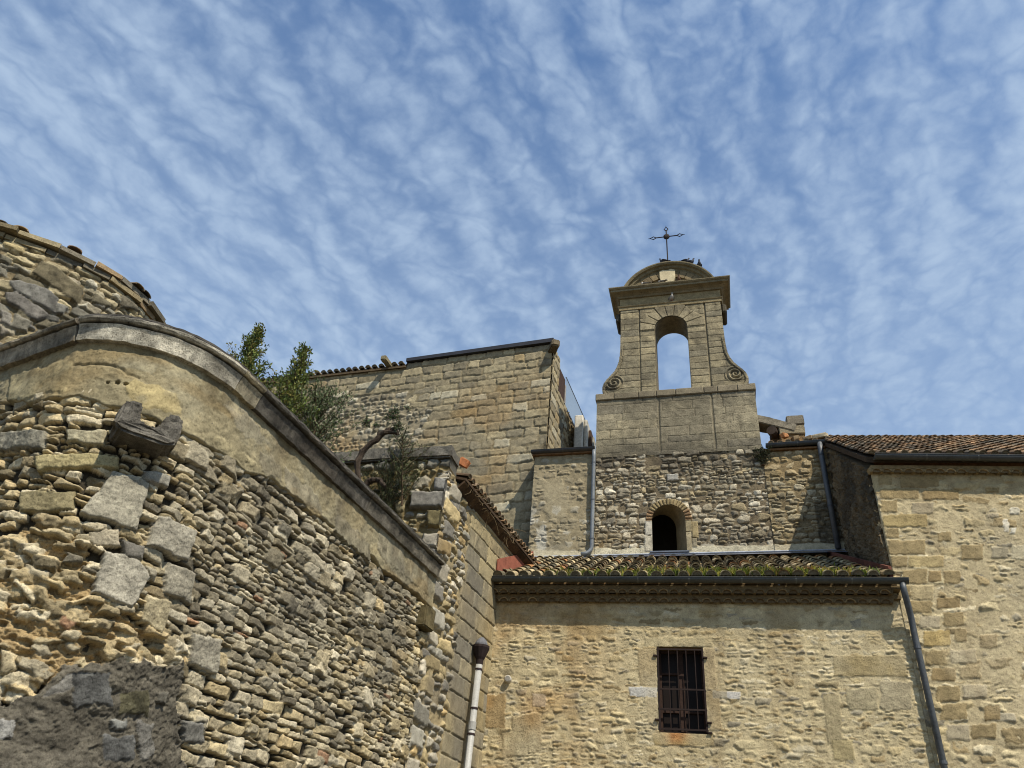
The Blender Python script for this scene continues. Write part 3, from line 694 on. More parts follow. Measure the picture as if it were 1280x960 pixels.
def gutter(name, pathf, u0, u1, z0, z1, out, parent, r=0.08, c=(70, 72, 70)):
    mb = MB(); seg = 9; vs = []; fs = []
    m = max(2, int(abs(u1 - u0) / 0.5) + 1)
    for i in range(m):
        t = i / (m - 1); u = u0 + (u1 - u0) * t; z = z0 + (z1 - z0) * t
        ring = []
        for q in range(seg + 1):
            an = math.pi + math.pi * q / seg; ring.append((out + math.cos(an) * r, z + math.sin(an) * r))
        ring.append((out + r + 0.012, z + 0.006)); ring.append((out + r + 0.006, z + 0.014)); ring.append((out + r - 0.008, z + 0.004))
        for q in range(seg - 1, 0, -1):
            an = math.pi + math.pi * q / seg; ring.append((out + math.cos(an) * (r - 0.006), z + math.sin(an) * (r - 0.006)))
        ring.append((out - r + 0.006, z))
        k = len(ring); vs += [pathf.at(u, o_, z_) for o_, z_ in ring]
    for i in range(m - 1):
        for q in range(k): fs.append((i * k + q, i * k + (q + 1) % k, (i + 1) * k + (q + 1) % k, (i + 1) * k + q))
    mb.add(vs, fs, lin(c))
    for u, z, sg in ((u0, z0, 1), (u1, z1, -1)):        # end caps and lapped joints
        pts = [(out + math.cos(math.pi + math.pi * q / seg) * r, z + math.sin(math.pi + math.pi * q / seg) * r) for q in range(seg + 1)]
        mb.add([pathf.at(u, *p) for p in pts] + [pathf.at(u + 0.01 * sg, *p) for p in pts], [tuple(range(seg + 1)), tuple(range(seg + 1, 2 * seg + 2))[::-1]] + [(q, q + 1, seg + 2 + q, seg + 1 + q) for q in range(seg)], lin(c))
    n = int(abs(u1 - u0) / 1.0)
    for i in range(1, n + 1):
        u = u0 + (u1 - u0) * i / (n + 1); z = z0 + (z1 - z0) * i / (n + 1); vs = []
        for uu in (u, u + 0.025):
            for q in range(seg + 1): an = math.pi + math.pi * q / seg; vs.append(pathf.at(uu, out + math.cos(an) * (r + 0.004), z + math.sin(an) * (r + 0.004)))
        mb.add(vs, [(q, q + 1, seg + 2 + q, seg + 1 + q) for q in range(seg)], lin(tuple(min(255, x * 1.35) for x in c)))
    return mb.build(name, M_zinc, parent, smooth=False)
def downpipe(name, pts, r, parent, c, clips=(), clipc=(60, 60, 58), mat=None):
    mb = MB(); mb.tube(pts, r, 14, lin(c)); o = mb.build(name, mat or M_zinc, parent, smooth=True)
    for a, b in clips:
        m2 = MB(); m2.tube([a, b], r + 0.008, 14, lin(clipc)); m2.build('pipe_clip', mat or M_zinc, o, smooth=False)
    return o
def bend(p0, p1, p2, k=5):
    p0, p1, p2 = map(np.asarray, (p0, p1, p2)); return [(1 - t) ** 2 * p0 + 2 * t * (1 - t) * p1 + t * t * p2 for t in np.linspace(0, 1, k)]

TILE_OLD = palette([((150, 138, 108), 4), ((168, 152, 118), 3), ((128, 112, 84), 3), ((152, 112, 74), 1.2), ((100, 94, 76), 2)], 0.1)
TILE_RED = palette([((134, 110, 84), 3), ((144, 116, 86), 3), ((118, 102, 82), 3), ((106, 97, 82), 3), ((158, 136, 106), 1.5)], 0.1)

# ------------------------------------------------------------------ passage building (end wall, ashlar side wall, tiled eave)
t_side = thing('passage_building', 'tall ashlar side building along the passage with a tile eave and rubble end wall', 'building', (-4.3, 13, 0))
def build_side():
    rng = random.Random(31)
    F = Field(-2.8, 1.66, 2.6, 8.10, 0.014, PSIDE, 51); U, V, PX, PY = F.U, F.V, F.PX, F.PY
    F.base(0.0, (160, 147, 114), 0.012, 5, 7)
    edge = -1.62 + 0.25 * (fbm(V, V * 0, 0.9, 3, 5) - 0.5)
    # regular ashlar towards the corner
    pal = palette([((162, 149, 115), 4), ((154, 141, 110), 3), ((148, 138, 112), 3), ((136, 129, 110), 2), ((172, 158, 122), 1)], 0.045)
    v = 2.5
    while v < 8.2:
        h = rng.uniform(0.28, 0.36); u = -2.1 + rng.uniform(-0.3, 0.0)
        while u < 2.6:
            w = rng.uniform(0.45, 0.95)
            if u + w > -1.75: F.stone(u + w / 2, v + h / 2, w / 2 - 0.006, h / 2 - 0.006, rng.uniform(0.022, 0.034), pal(rng), rng, rot=rng.gauss(0, 0.006), edge=0.010, rough=0.004, tilt=0.012, warp=0.03, cut=0.97)
            u += w
        v += h
    # ragged quoins and rubble where the end wall is bonded in
    m = U < edge; F.H[m] = (0.0 + F.nz * 0.05)[m]; F.C[m] = (lin((150, 136, 104))[None, None] * (0.8 + 0.5 * fbm(U, V, 9, 4, 12))[..., None])[m]
    palq = palette([((178, 170, 150), 3), ((150, 146, 132), 3), ((166, 150, 112), 3), ((122, 118, 108), 2), ((186, 162, 116), 1)], 0.1)
    okf = lambda u, v: u < -1.62 + 0.25 * (float(fbm(np.array([v]), np.array([0.0]), 0.9, 3, 5)[0]) - 0.5)
    F.rubble((-2.8, -1.4, 2.6, 8.3), (0.09, 0.2), (0.8, 2.0), palq, (0.03, 0.07), rng, gap=0.008, ok=okf, wav=0.05, split=0.2, edge=0.03, rough=0.018, tilt=0.16, warp=0.07, cut=0.66, dens=0.86)
    for v in np.arange(3.0, 8.1, 0.37):
        F.stone(-2.62 + rng.uniform(-0.02, 0.16), v + rng.uniform(-.05, .05), rng.uniform(0.16, 0.34), rng.uniform(0.10, 0.16), 0.07, palq(rng), rng, edge=0.025, rough=0.012, tilt=0.05, warp=0.05, cut=0.85)
    gl = sstep(0.5, 0.7, fbm(U, V, 0.9, 4, 15)) * sstep(0.4, -1.2, U); F.paint(gl, (112, 108, 98), 0.55)
    st = sstep(0.45, 0.8, fbm(U * 1.0, V * 0.25, 3, 4, 16)) * sstep(-0.8, 0, U); F.paint(st, (160, 134, 82), 0.4)
    F.build('side_wall', M_wall, t_side, thick=0.3)
    # end wall, facing the street above the cornice
    PE = line_path(PSIDE.at(-2.78) - np.array([2.6, 0, 0]), (1.0, 0.0)); G = Field(0, 2.62, 5.6, 8.36, 0.014, PE, 52)
    G.base(0.0, (128, 112, 76), 0.03, 5, 5)
    pale = palette([((150, 140, 108), 3), ((134, 130, 116), 3), ((164, 156, 134), 2), ((116, 106, 78), 2)], 0.1)
    G.rubble((0, 2.75, 5.6, 8.3), (0.10, 0.22), (0.8, 2.0), pale, (0.03, 0.08), rng, gap=0.012, wav=0.05, split=0.1, edge=0.04, rough=0.025, tilt=0.15, warp=0.1, cut=0.62, dens=0.72)
    for px, c, pr in [([(514, 616), (560, 617), (557, 637), (513, 638)], (134, 130, 120), 0.12), ([(544, 598), (568, 602), (567, 620), (543, 614)], (140, 138, 130), 0.11), ([(534, 640), (560, 640), (564, 664), (536, 660)], (118, 108, 76), 0.12), ([(530, 668), (552, 668), (549, 687), (527, 686)], (166, 158, 140), 0.10), ([(536, 688), (552, 688), (548, 705), (532, 703)], (112, 110, 104), 0.10)]:
        G.quad([PE.uv(*p) for p in px], pr, c, rng, edge=0.025, rough=0.012, tilt=0.02, warp=0.05, force=True, colvar=0.15)
    ms = sstep(0.48, 0.66, fbm(G.U, G.V, 1.6, 4, 19)) * sstep(2.3, 1.2, G.U); G.paint(ms, (76, 80, 40), 0.55)
    G.build('end_wall', M_near, t_side, thick=0.4, floor=True)
    fr = (PE.p0, PE.d, PE.n, UP)
    a = 0.0
    for k, b in enumerate((0.85, 1.5, 2.6)):
        rough_block('coping_stone', (a + 0.008, -0.4, 8.36), (b - 0.008 + (0.06 if k == 2 else 0), 0.10, 8.60 + 0.03 * (k == 1)), fr, (112, 108, 98), M_dark, t_side, 0.025, 0.08, 40 + k, 0.03); a = b
    # core and roof
    mb = MB(); frs = (CORNER, DIRL, NL, UP)
    mb.box((-2.4, -2.6, 0), (1.6, -0.12, 8.05), lin((120, 108, 84)), frs); mb.build('wall_core', M_wall, t_side)
    mb = MB(); ax = DIRL; sd = -NL * math.cos(math.radians(17)) + UP * math.sin(math.radians(17))
    o_ = PSIDE.at(-2.40, 0.19, 8.13)
    tile_slope(mb, o_, ax, sd, 21, 7, 0.19, 0.36, rng, TILE_RED, 0.082)
    vs = [o_ + UP * 0.02, o_ + ax * 4.05 + UP * 0.02, o_ + ax * 4.05 + sd * 2.7 + UP * 0.02, o_ + sd * 2.7 + UP * 0.02]; lo = [p - UP * 0.05 for p in vs]
    mb.add(vs + lo, [(0, 1, 2, 3), (7, 6, 5, 4), (0, 4, 5, 1), (1, 5, 6, 2), (2, 6, 7, 3), (3, 7, 4, 0)], lin((74, 60, 46)))
    mb.build('tile_roof', M_tile, t_side)
    mb = MB(); pf = PSIDE
    # sloping soffit of flat tiles under the eave
    for i in range(21):
        u = -2.40 + i * 0.19; c = lin(shade((78, 62, 46), 1 + rng.gauss(0, 0.12)))
        A = [pf.at(u + 0.004, 0.0, 7.93), pf.at(u + 0.186, 0.0, 7.93), pf.at(u + 0.186, 0.17, 8.07), pf.at(u + 0.004, 0.17, 8.07)]; B = [p + UP * 0.05 for p in A]
        mb.add(A + B, [(0, 1, 2, 3), (7, 6, 5, 4), (0, 4, 5, 1), (1, 5, 6, 2), (2, 6, 7, 3), (3, 7, 4, 0)], c)
    mb.build('eave_soffit', M_tile, t_side)
    # ridge tile standing at the front corner
    mb = MB(); p = atY(580, 577, 11.85); vs = []
    mb.box((-0.10, -0.03, -0.10), (0.12, 0.05, 0.06), lin((176, 112, 72)), (p, np.array([0.85, 0, -0.5]), np.array([0, 1., 0]), np.array([0.5, 0, 0.85])), 0.01, rng, 0.015)
    mb.build('loose_tile', M_tile, t_side)
    # dry creeper twigs on the eave
    mb = MB()
    for k in range(34):
        u = rng.uniform(-2.2, 0.2); p = PSIDE.at(u, rng.uniform(0.10, 0.24), 8.05 + rng.uniform(-0.04, 0.06)); pts = [p]
        d = np.array([rng.gauss(0.1, 0.25), rng.gauss(0, 0.25), rng.uniform(-0.5, -0.1)])
        for q in range(5): d = d + np.array([rng.gauss(0, .2), rng.gauss(0, .2), rng.gauss(0.02, .15)]); pts.append(pts[-1] + d * 0.09)
        mb.tube(pts, 0.0035, 4, lin((140, 122, 92)))
    mb.build('dry_twigs', M_bark, t_side)
build_side()

# ------------------------------------------------------------------ low building with the barred window
t_low = thing('low_building', 'low stone building with a barred window, mossy tile roof and grey gutter in the middle', 'building', (-0.5, 14.2, 0))
W_U0, W_U1, W_Z0, W_Z1 = 3.085, 3.86, 4.49, 5.90
PAL_FAC = palette([((190, 176, 139), 4), ((180, 164, 125), 3), ((200, 188, 156), 2.2), ((164, 146, 108), 2), ((158, 149, 126), 1)], 0.07)
def build_low_wall():
    rng = random.Random(61)
    F = Field(-0.1, UR, 3.3, 6.98, 0.015, PF, 71); U, V, PX, PY = F.U, F.V, F.PX, F.PY
    F.base(0.0255, (190, 175, 138), 0.010, 5, 5)
    F.H += (fbm(U, V, 18, 3, 13) - 0.5) * 0.012
    F.rubble((-0.1, UR, 3.3, 7.0), (0.062, 0.13), (1.2, 3.6), PAL_FAC, (0.036, 0.058), rng, gap=0.006, wav=0.05, split=0.4, jit=0.014, dens=0.98, edge=0.016, rough=0.024, tilt=0.12, warp=0.07, cut=0.72, facets=1)
    # dressed blocks measured on the wall
    def q(px, c, base=0.034, **k): F.quad([PF.uv(*p) for p in px], 0.010, c, rng, edge=0.012, rough=0.014, tilt=0.01, warp=k.pop('warp', 0.03), force=True, base=base, colvar=0.08)
    S1 = (186, 172, 135)
    q([(806, 798), (890, 797), (891, 809), (806, 810)], S1); q([(797, 812), (821, 811), (822, 858), (800, 858)], (173, 156, 120)); q([(806, 858), (823, 858), (825, 905), (810, 905)], (175, 159, 123))
    q([(879, 810), (893, 810), (896, 862), (880, 862)], (177, 161, 126)); q([(882, 863), (899, 863), (902, 912), (884, 914)], (173, 156, 120)); q([(815, 917), (892, 917), (893, 933), (818, 932)], (170, 151, 107))
    q([(786, 859), (821, 860), (821, 873), (788, 870)], (194, 191, 182)); q([(890, 864), (926, 866), (925, 875), (892, 873)], (169, 161, 139)); q([(908, 865), (926, 866), (925, 875), (910, 874)], (193, 189, 180), 0.038)
    q([(1041, 820), (1130, 820), (1134, 846), (1042, 846)], (159, 143, 104)); q([(1057, 862), (1096, 860), (1098, 888), (1060, 888)], (163, 152, 121), warp=.07); q([(1100, 852), (1138, 854), (1140, 888), (1102, 888)], (165, 154, 125), warp=.07)
    q([(1028, 868), (1048, 868), (1054, 930), (1034, 930)], (167, 154, 120)); q([(665, 868), (683, 868), (683, 884), (666, 884)], (183, 176, 159), warp=.07); q([(640, 896), (676, 892), (678, 940), (642, 940)], (164, 150, 117), warp=.07); q([(606, 870), (632, 868), (633, 910), (608, 910)], (158, 137, 99), warp=.07)
    q([(628, 915), (660, 915), (660, 945), (628, 945)], (170, 156, 122), warp=.07); q([(1040, 926), (1066, 926), (1068, 950), (1042, 950)], (168, 154, 115))
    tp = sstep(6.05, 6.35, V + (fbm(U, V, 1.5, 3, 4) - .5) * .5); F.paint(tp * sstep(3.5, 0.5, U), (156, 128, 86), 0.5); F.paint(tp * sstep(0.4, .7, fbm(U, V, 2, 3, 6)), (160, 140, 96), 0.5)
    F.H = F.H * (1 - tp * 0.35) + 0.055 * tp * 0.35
    och = sstep(0.42, 0.68, fbm(U, V, 1.1, 4, 9)) * sstep(2.8, 0.4, U); F.paint(och, (172, 134, 80), 0.7)
    pale = sstep(0.52, 0.72, fbm(U, V, 1.3, 4, 29)); F.paint(pale, (190, 178, 146), 0.45)
    ru = np.exp(-((U - 3.35) / 0.18) ** 2) * sstep(4.20, 4.46, V) * (V < 4.5); F.paint(ru * (0.5 + fbm(U, V * .3, 14, 3, 3)), (168, 100, 36), 0.7)
    F.H = 0.03 + (F.H - 0.03) * 0.66
    F.H += (fbm(U, V, 34, 3, 302, 0.6) - 0.5) * 0.010
    run = sstep(0.58, 0.78, fbm(U, V * 0.07, 4.5, 3, 303)) * (0.4 + 0.6 * fbm(U, V, 3, 3, 304)); F.paint(run, (134, 114, 80), 0.45)
    F.mask = ~((U > W_U0 - 0.01) & (U < W_U1 + 0.01) & (V > W_Z0 - 0.01) & (V < W_Z1 + 0.01))
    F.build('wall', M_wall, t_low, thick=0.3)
build_low_wall()
def build_low_parts():
    rng = random.Random(62); frF = (PF.p0, PF.d, PF.n, UP)
    # window: reveal, casement, bars
    mb = MB(); u0, u1, z0, z1 = W_U0 - 0.012, W_U1 + 0.012, W_Z0 - 0.012, W_Z1 + 0.012; d = -0.34
    cS = lin((150, 132, 96))
    t = 0.12
    for lo, hi in (((u0 - t, d, z0 - t), (u0, 0.018, z1 + t)), ((u1, d, z0 - t), (u1 + t, 0.018, z1 + t)), ((u0, d, z1), (u1, 0.018, z1 + t)), ((u0, d, z0 - t), (u1, 0.018, z0))): mb.box(lo, hi, cS, frF)
    w = mb.build('window', M_plaster, t_low); w['label'] = 'tall window with rusty iron bars over dark casements'
    mb = MB(); fw = 0.055; y0, y1 = -0.26, -0.20; cw = lin((60, 44, 36))
    for lo, hi in (((u0, y0, z0), (u0 + fw, y1, z1)), ((u1 - fw, y0, z0), (u1, y1, z1)), ((u0 + fw, y0, z0), (u1 - fw, y1, z0 + fw)), ((u0 + fw, y0, z1 - fw), (u1 - fw, y1, z1)),
                   (((u0 + u1) / 2 - 0.045, y0, z0 + fw), ((u0 + u1) / 2 + 0.045, y1 + 0.015, z1 - fw)), ((u0 + fw, y0 + .01, z0 + 1.0), ((u0 + u1) / 2 - .045, y1 - .005, z0 + 1.04)), (((u0 + u1) / 2 + .045, y0 + .01, z0 + 0.36), (u1 - fw, y1 - .005, z0 + 0.40)), ((u0 + fw, y0 + .01, z0 + 0.36), ((u0 + u1) / 2 - .045, y1 - .005, z0 + 0.40))): mb.box(lo, hi, cw, frF, bev=0.004)
    mb.build('casement_frame', M_wood, w)
    mb = MB(); mb.box((u0, -0.345, z0), (u1, -0.24, z1), (0.01, 0.01, 0.01), frF); mb.build('pane', M_pane, w)
    mb = MB(); ci = lin((44, 33, 29)); oy = 0.035
    for k in range(4):
        u = u0 + (u1 - u0) * (0.24 + 0.19 * k); mb.tube([PF.at(u, oy, z0 + 0.05), PF.at(u + 0.004, oy, z1 - 0.06)], 0.0095, 7, ci)
    for z in (z0 + 0.05, z0 + 0.37, z0 + 0.70, z1 - 0.05): mb.box((u0 - 0.01, oy - 0.006, z - 0.014), (u1 + 0.01, oy + 0.010, z + 0.014), ci, frF)
    for u in (u0 + 0.012, u1 - 0.012): mb.box((u - 0.014, oy - 0.008, z0 + 0.02), (u + 0.014, oy + 0.012, z1 - 0.02), ci, frF)
    mb.build('window_bars', M_iron, w)
    for (u, z) in ((u0 - 0.04, z1 - 0.17), (u1 + 0.03, z1 - 0.19), (u0 - 0.04, z0 + 0.19), (u1 + 0.03, z0 + 0.17), (u1 + 0.03, z0 + 0.01)):
        mb = MB(); mb.box((u - 0.035, 0.03, z - 0.014), (u + 0.04, 0.075, z + 0.014), ci, frF, bev=0.004); mb.build('hinge_pin', M_iron, w)
    mb = MB(); uL, zL = PF.uv(636, 850); p = PF.at(uL, 0.0, zL)
    mb.tube([p, p + PF.n * 0.05, p + PF.n * 0.10, p + PF.n * 0.115], [0.062, 0.062, 0.062, 0.05], 18, lin((196, 190, 176))); mb.tube([p + PF.n * 0.115, p + PF.n * 0.118], 0.045, 16, lin((150, 146, 136)))
    mb.build('vent_cap', M_pvc, t_low)
    # eave
    mb = MB(); genoise(mb, PF, -0.1, UR + 0.02, 6.70, 0.03, 2, 0.19, rng, (122, 103, 74), (116, 100, 72)); mb.build('tile_cornice', M_tile, t_low)
    gutter('gutter', PF, -0.02, UR + 0.13, 7.07, 7.03, 0.36, t_low, 0.075, (64, 66, 62))
    # roof
    zE = 7.06; e0 = PF.at(-0.05, 0.30, zE); rise = 9.30 - zE
    slope = math.atan2(rise - 0.08, YT - 0.05 - e0[1]); slope = math.atan2(9.22 - zE, YT - e0[1] - 0.05)
    sd = -PF.n * math.cos(slope) + UP * math.sin(slope); L = (YT - e0[1]) / math.cos(slope)
    mb = MB(); expo = 0.40; nrow = int(L / expo)
    tile_slope(mb, e0, PF.d, sd, 29, nrow, 0.252, expo, rng, TILE_OLD, 0.104, ok=lambda i, j: (i + 1) * 0.252 < UR + 0.10 - 0.085 * j * 0.4 and True)
    A = [e0 + sd * 0.06 + UP * 0.0, e0 + PF.d * (UR + 0.1) + sd * 0.06, e0 + PF.d * (UR - 0.15) + sd * (L + 0.1), e0 - PF.d * 0.05 + sd * (L + 0.1)]; B = [p - UP * 0.10 for p in A]
    mb.add(A + B, [(0, 1, 2, 3), (7, 6, 5, 4), (0, 4, 5, 1), (1, 5, 6, 2), (2, 6, 7, 3), (3, 7, 4, 0)], lin((110, 92, 64)))
    mb.build('tile_roof', M_tile, t_low)
    # lead flashing at the top, red flashing up the side walls
    mb = MB(); nrm = np.cross(PF.d, sd); nrm = nrm if nrm[2] > 0 else -nrm
    x0, x1 = -5.0, 2.95; ys = YT - 0.004
    def fl(z, out): return z, out
    zt = lambda x: 9.315 + 0.012 * (x - x0) / (x1 - x0)
    mb.add([(x0, ys - 0.02, zt(x0) + 0.05), (x1, ys - 0.02, zt(x1) + 0.05), (x1, ys - 0.05, zt(x1)), (x0, ys - 0.05, zt(x0)), (x0, ys - 0.44, zt(x0) - 0.19), (x1, ys - 0.44, zt(x1) - 0.19)], [(3, 2, 1, 0), (4, 5, 2, 3)], lin((92, 96, 108)))
    mb.tube([(x0, ys - 0.05, zt(x0) + 0.03), (x1, ys - 0.05, zt(x1) + 0.03)], 0.022, 8, lin((170, 176, 186)))
    mb.build('lead_flashing', M_zinc, t_low)
    mb = MB(); cR = (150, 92, 74)
    for k in range(9):
        a = k * 0.5; b = a + 0.49; pa, pb = e0 + PF.d * (UR - 0.075 - 0.060 * a) + sd * a, e0 + PF.d * (UR - 0.075 - 0.060 * b) + sd * b
        c = lin(shade((104, 66, 54), 1 + rng.gauss(0, 0.05)))
        q0 = [pa + UP * 0.02, pb + UP * 0.02, pb + UP * 0.24, pa + UP * 0.24]; q1 = [p + PF.d * 0.05 for p in q0]
        mb.add(q0 + q1, [(0, 1, 2, 3), (7, 6, 5, 4), (0, 4, 5, 1), (1, 5, 6, 2), (2, 6, 7, 3), (3, 7, 4, 0)], c)
    mb.build('red_flashing', M_plaster, t_low); mb = MB()
    for k in range(5):
        a = 0.05 + k * 0.45; b = a + 0.44; pa, pb = e0 + sd * a + PF.d * 0.04 + DIRL * 0, e0 + sd * b + PF.d * (0.04 + 0.05)
        fx = lambda p: PSIDE.at(np.dot(p - CORNER, DIRL), 0.045, p[2])
        pa, pb = fx(pa), fx(pb); q0 = [pa + UP * 0.02, pb + UP * 0.02, pb + UP * 0.42, pa + UP * 0.42]; q1 = [p + NL * 0.03 for p in q0]
        mb.add(q0 + q1, [(0, 1, 2, 3), (7, 6, 5, 4), (0, 4, 5, 1), (1, 5, 6, 2), (2, 6, 7, 3), (3, 7, 4, 0)], lin(cR))
    mb.build('red_flashing', M_plaster, t_low)
    # downpipe on the right
    c = (78, 82, 84); ug, zg = UR + 0.03, 6.96
    P0 = PF.at(ug, 0.36, zg + 0.02); P1 = PF.at(ug, 0.36, zg - 0.14); P2 = PF.at(ug + 0.07, 0.16, zg - 0.52); P3 = PF.at(ug + 0.07, 0.13, zg - 0.75); P4 = PF.at(ug + 0.06, 0.13, 0.2)
    downpipe('downpipe', [P0] + bend(P0 * .3 + P1 * .7, P1, P1 * .7 + P2 * .3, 4) + bend(P1 * .25 + P2 * .75, P2, P2 * .6 + P3 * .4, 5) + [P3, P4], 0.052, t_low, c,
             [(P3 - UP * q, P3 - UP * (q + 0.05)) for q in (0.25, 2.0, 4.0)], (70, 74, 78))
    # pale pipe with hopper in the corner
    ph = hit(600, 822, CORNER + NL * 0.16, NL); top = ph + np.array([0, 0, -0.10]); pl_ = hit(584.5, 955, CORNER + NL * 0.16, NL)
    pb = top + (pl_ - top) * (top[2] - 0.2) / (top[2] - pl_[2]); print('pipe', ph, pl_)
    o = downpipe('corner_pipe', [top, pb], 0.058, t_low, (168, 167, 160), [(top + (pb - top) * q, top + (pb - top) * (q + 0.006)) for q in (0.018, 0.145, 0.225, 0.455)], (44, 26, 24), M_pvc)
    mb = MB(); mb.tube([top + (pb - top) * 0.19, top + (pb - top) * 0.215], 0.068, 14, lin((160, 159, 152))); mb.build('pipe_socket', M_pvc, o)
    mb = MB(); mb.tube([top + UP * z for z in (-0.02, 0.06, 0.10, 0.26, 0.30, 0.30)], [0.062, 0.068, 0.09, 0.155, 0.155, 0.12], 12, lin((50, 40, 38))); mb.tube([top + UP * z for z in (0.29, 0.34, 0.40, 0.45)], [0.12, 0.115, 0.085, 0.03], 12, lin((110, 110, 112)))
    mb.build('rainwater_hopper', M_iron, t_low)
    mb = MB(); mb.box((0.1, -3.9, 0), (UR - 0.3, -0.36, 6.8), lin((110, 96, 70)), (PF.p0, PF.d, PF.n, UP)); mb.build('wall_core', M_wall, t_low)
    return e0, sd, nrm
LOW_E0, LOW_SD, LOW_N = build_low_parts()

# moss and weeds between the lower tiles
def build_moss():
    rng = random.Random(9); mb = MB()
    for k in range(420):
        u = min(UR - 0.05, max(0.5, rng.triangular(0.6, UR, UR * 0.72))); i = round(u / 0.252); y = abs(rng.gauss(0, 0.45)) + 0.05
        if rng.random() < 0.35: y = rng.uniform(0.05, 0.5)
        p = LOW_E0 + PF.d * (i * 0.252 + rng.gauss(0, 0.04)) + LOW_SD * y + LOW_N * 0.05
        g = rng.choice(((112, 118, 44), (92, 104, 38), (140, 132, 54), (124, 108, 52), (76, 88, 34)))
        for q in range(rng.randint(8, 16)):
            d = np.array([rng.gauss(0, 0.5), rng.gauss(0, 0.5), 1.0]); d /= np.linalg.norm(d); h = rng.uniform(0.06, 0.16); w = rng.uniform(0.010, 0.022)
            b = p + np.array([rng.gauss(0, 0.035), rng.gauss(0, 0.035), 0]); s_ = np.cross(d, [rng.gauss(0, 1), rng.gauss(0, 1), 0.1]); s_ /= np.linalg.norm(s_) + 1e-6
            mb.add([b - s_ * w, b + s_ * w, b + d * h * 0.6 + s_ * w * 0.8, b + d * h, b + d * h * 0.6 - s_ * w * 0.8], [(0, 1, 2, 3, 4)], lin(shade(g, 1 + rng.gauss(0, 0.15))))
    tag(mb.build('moss', M_leaf, None), 'green and yellow moss and weeds along the lower edge of the low tile roof', 'moss', kind='stuff')
build_moss()

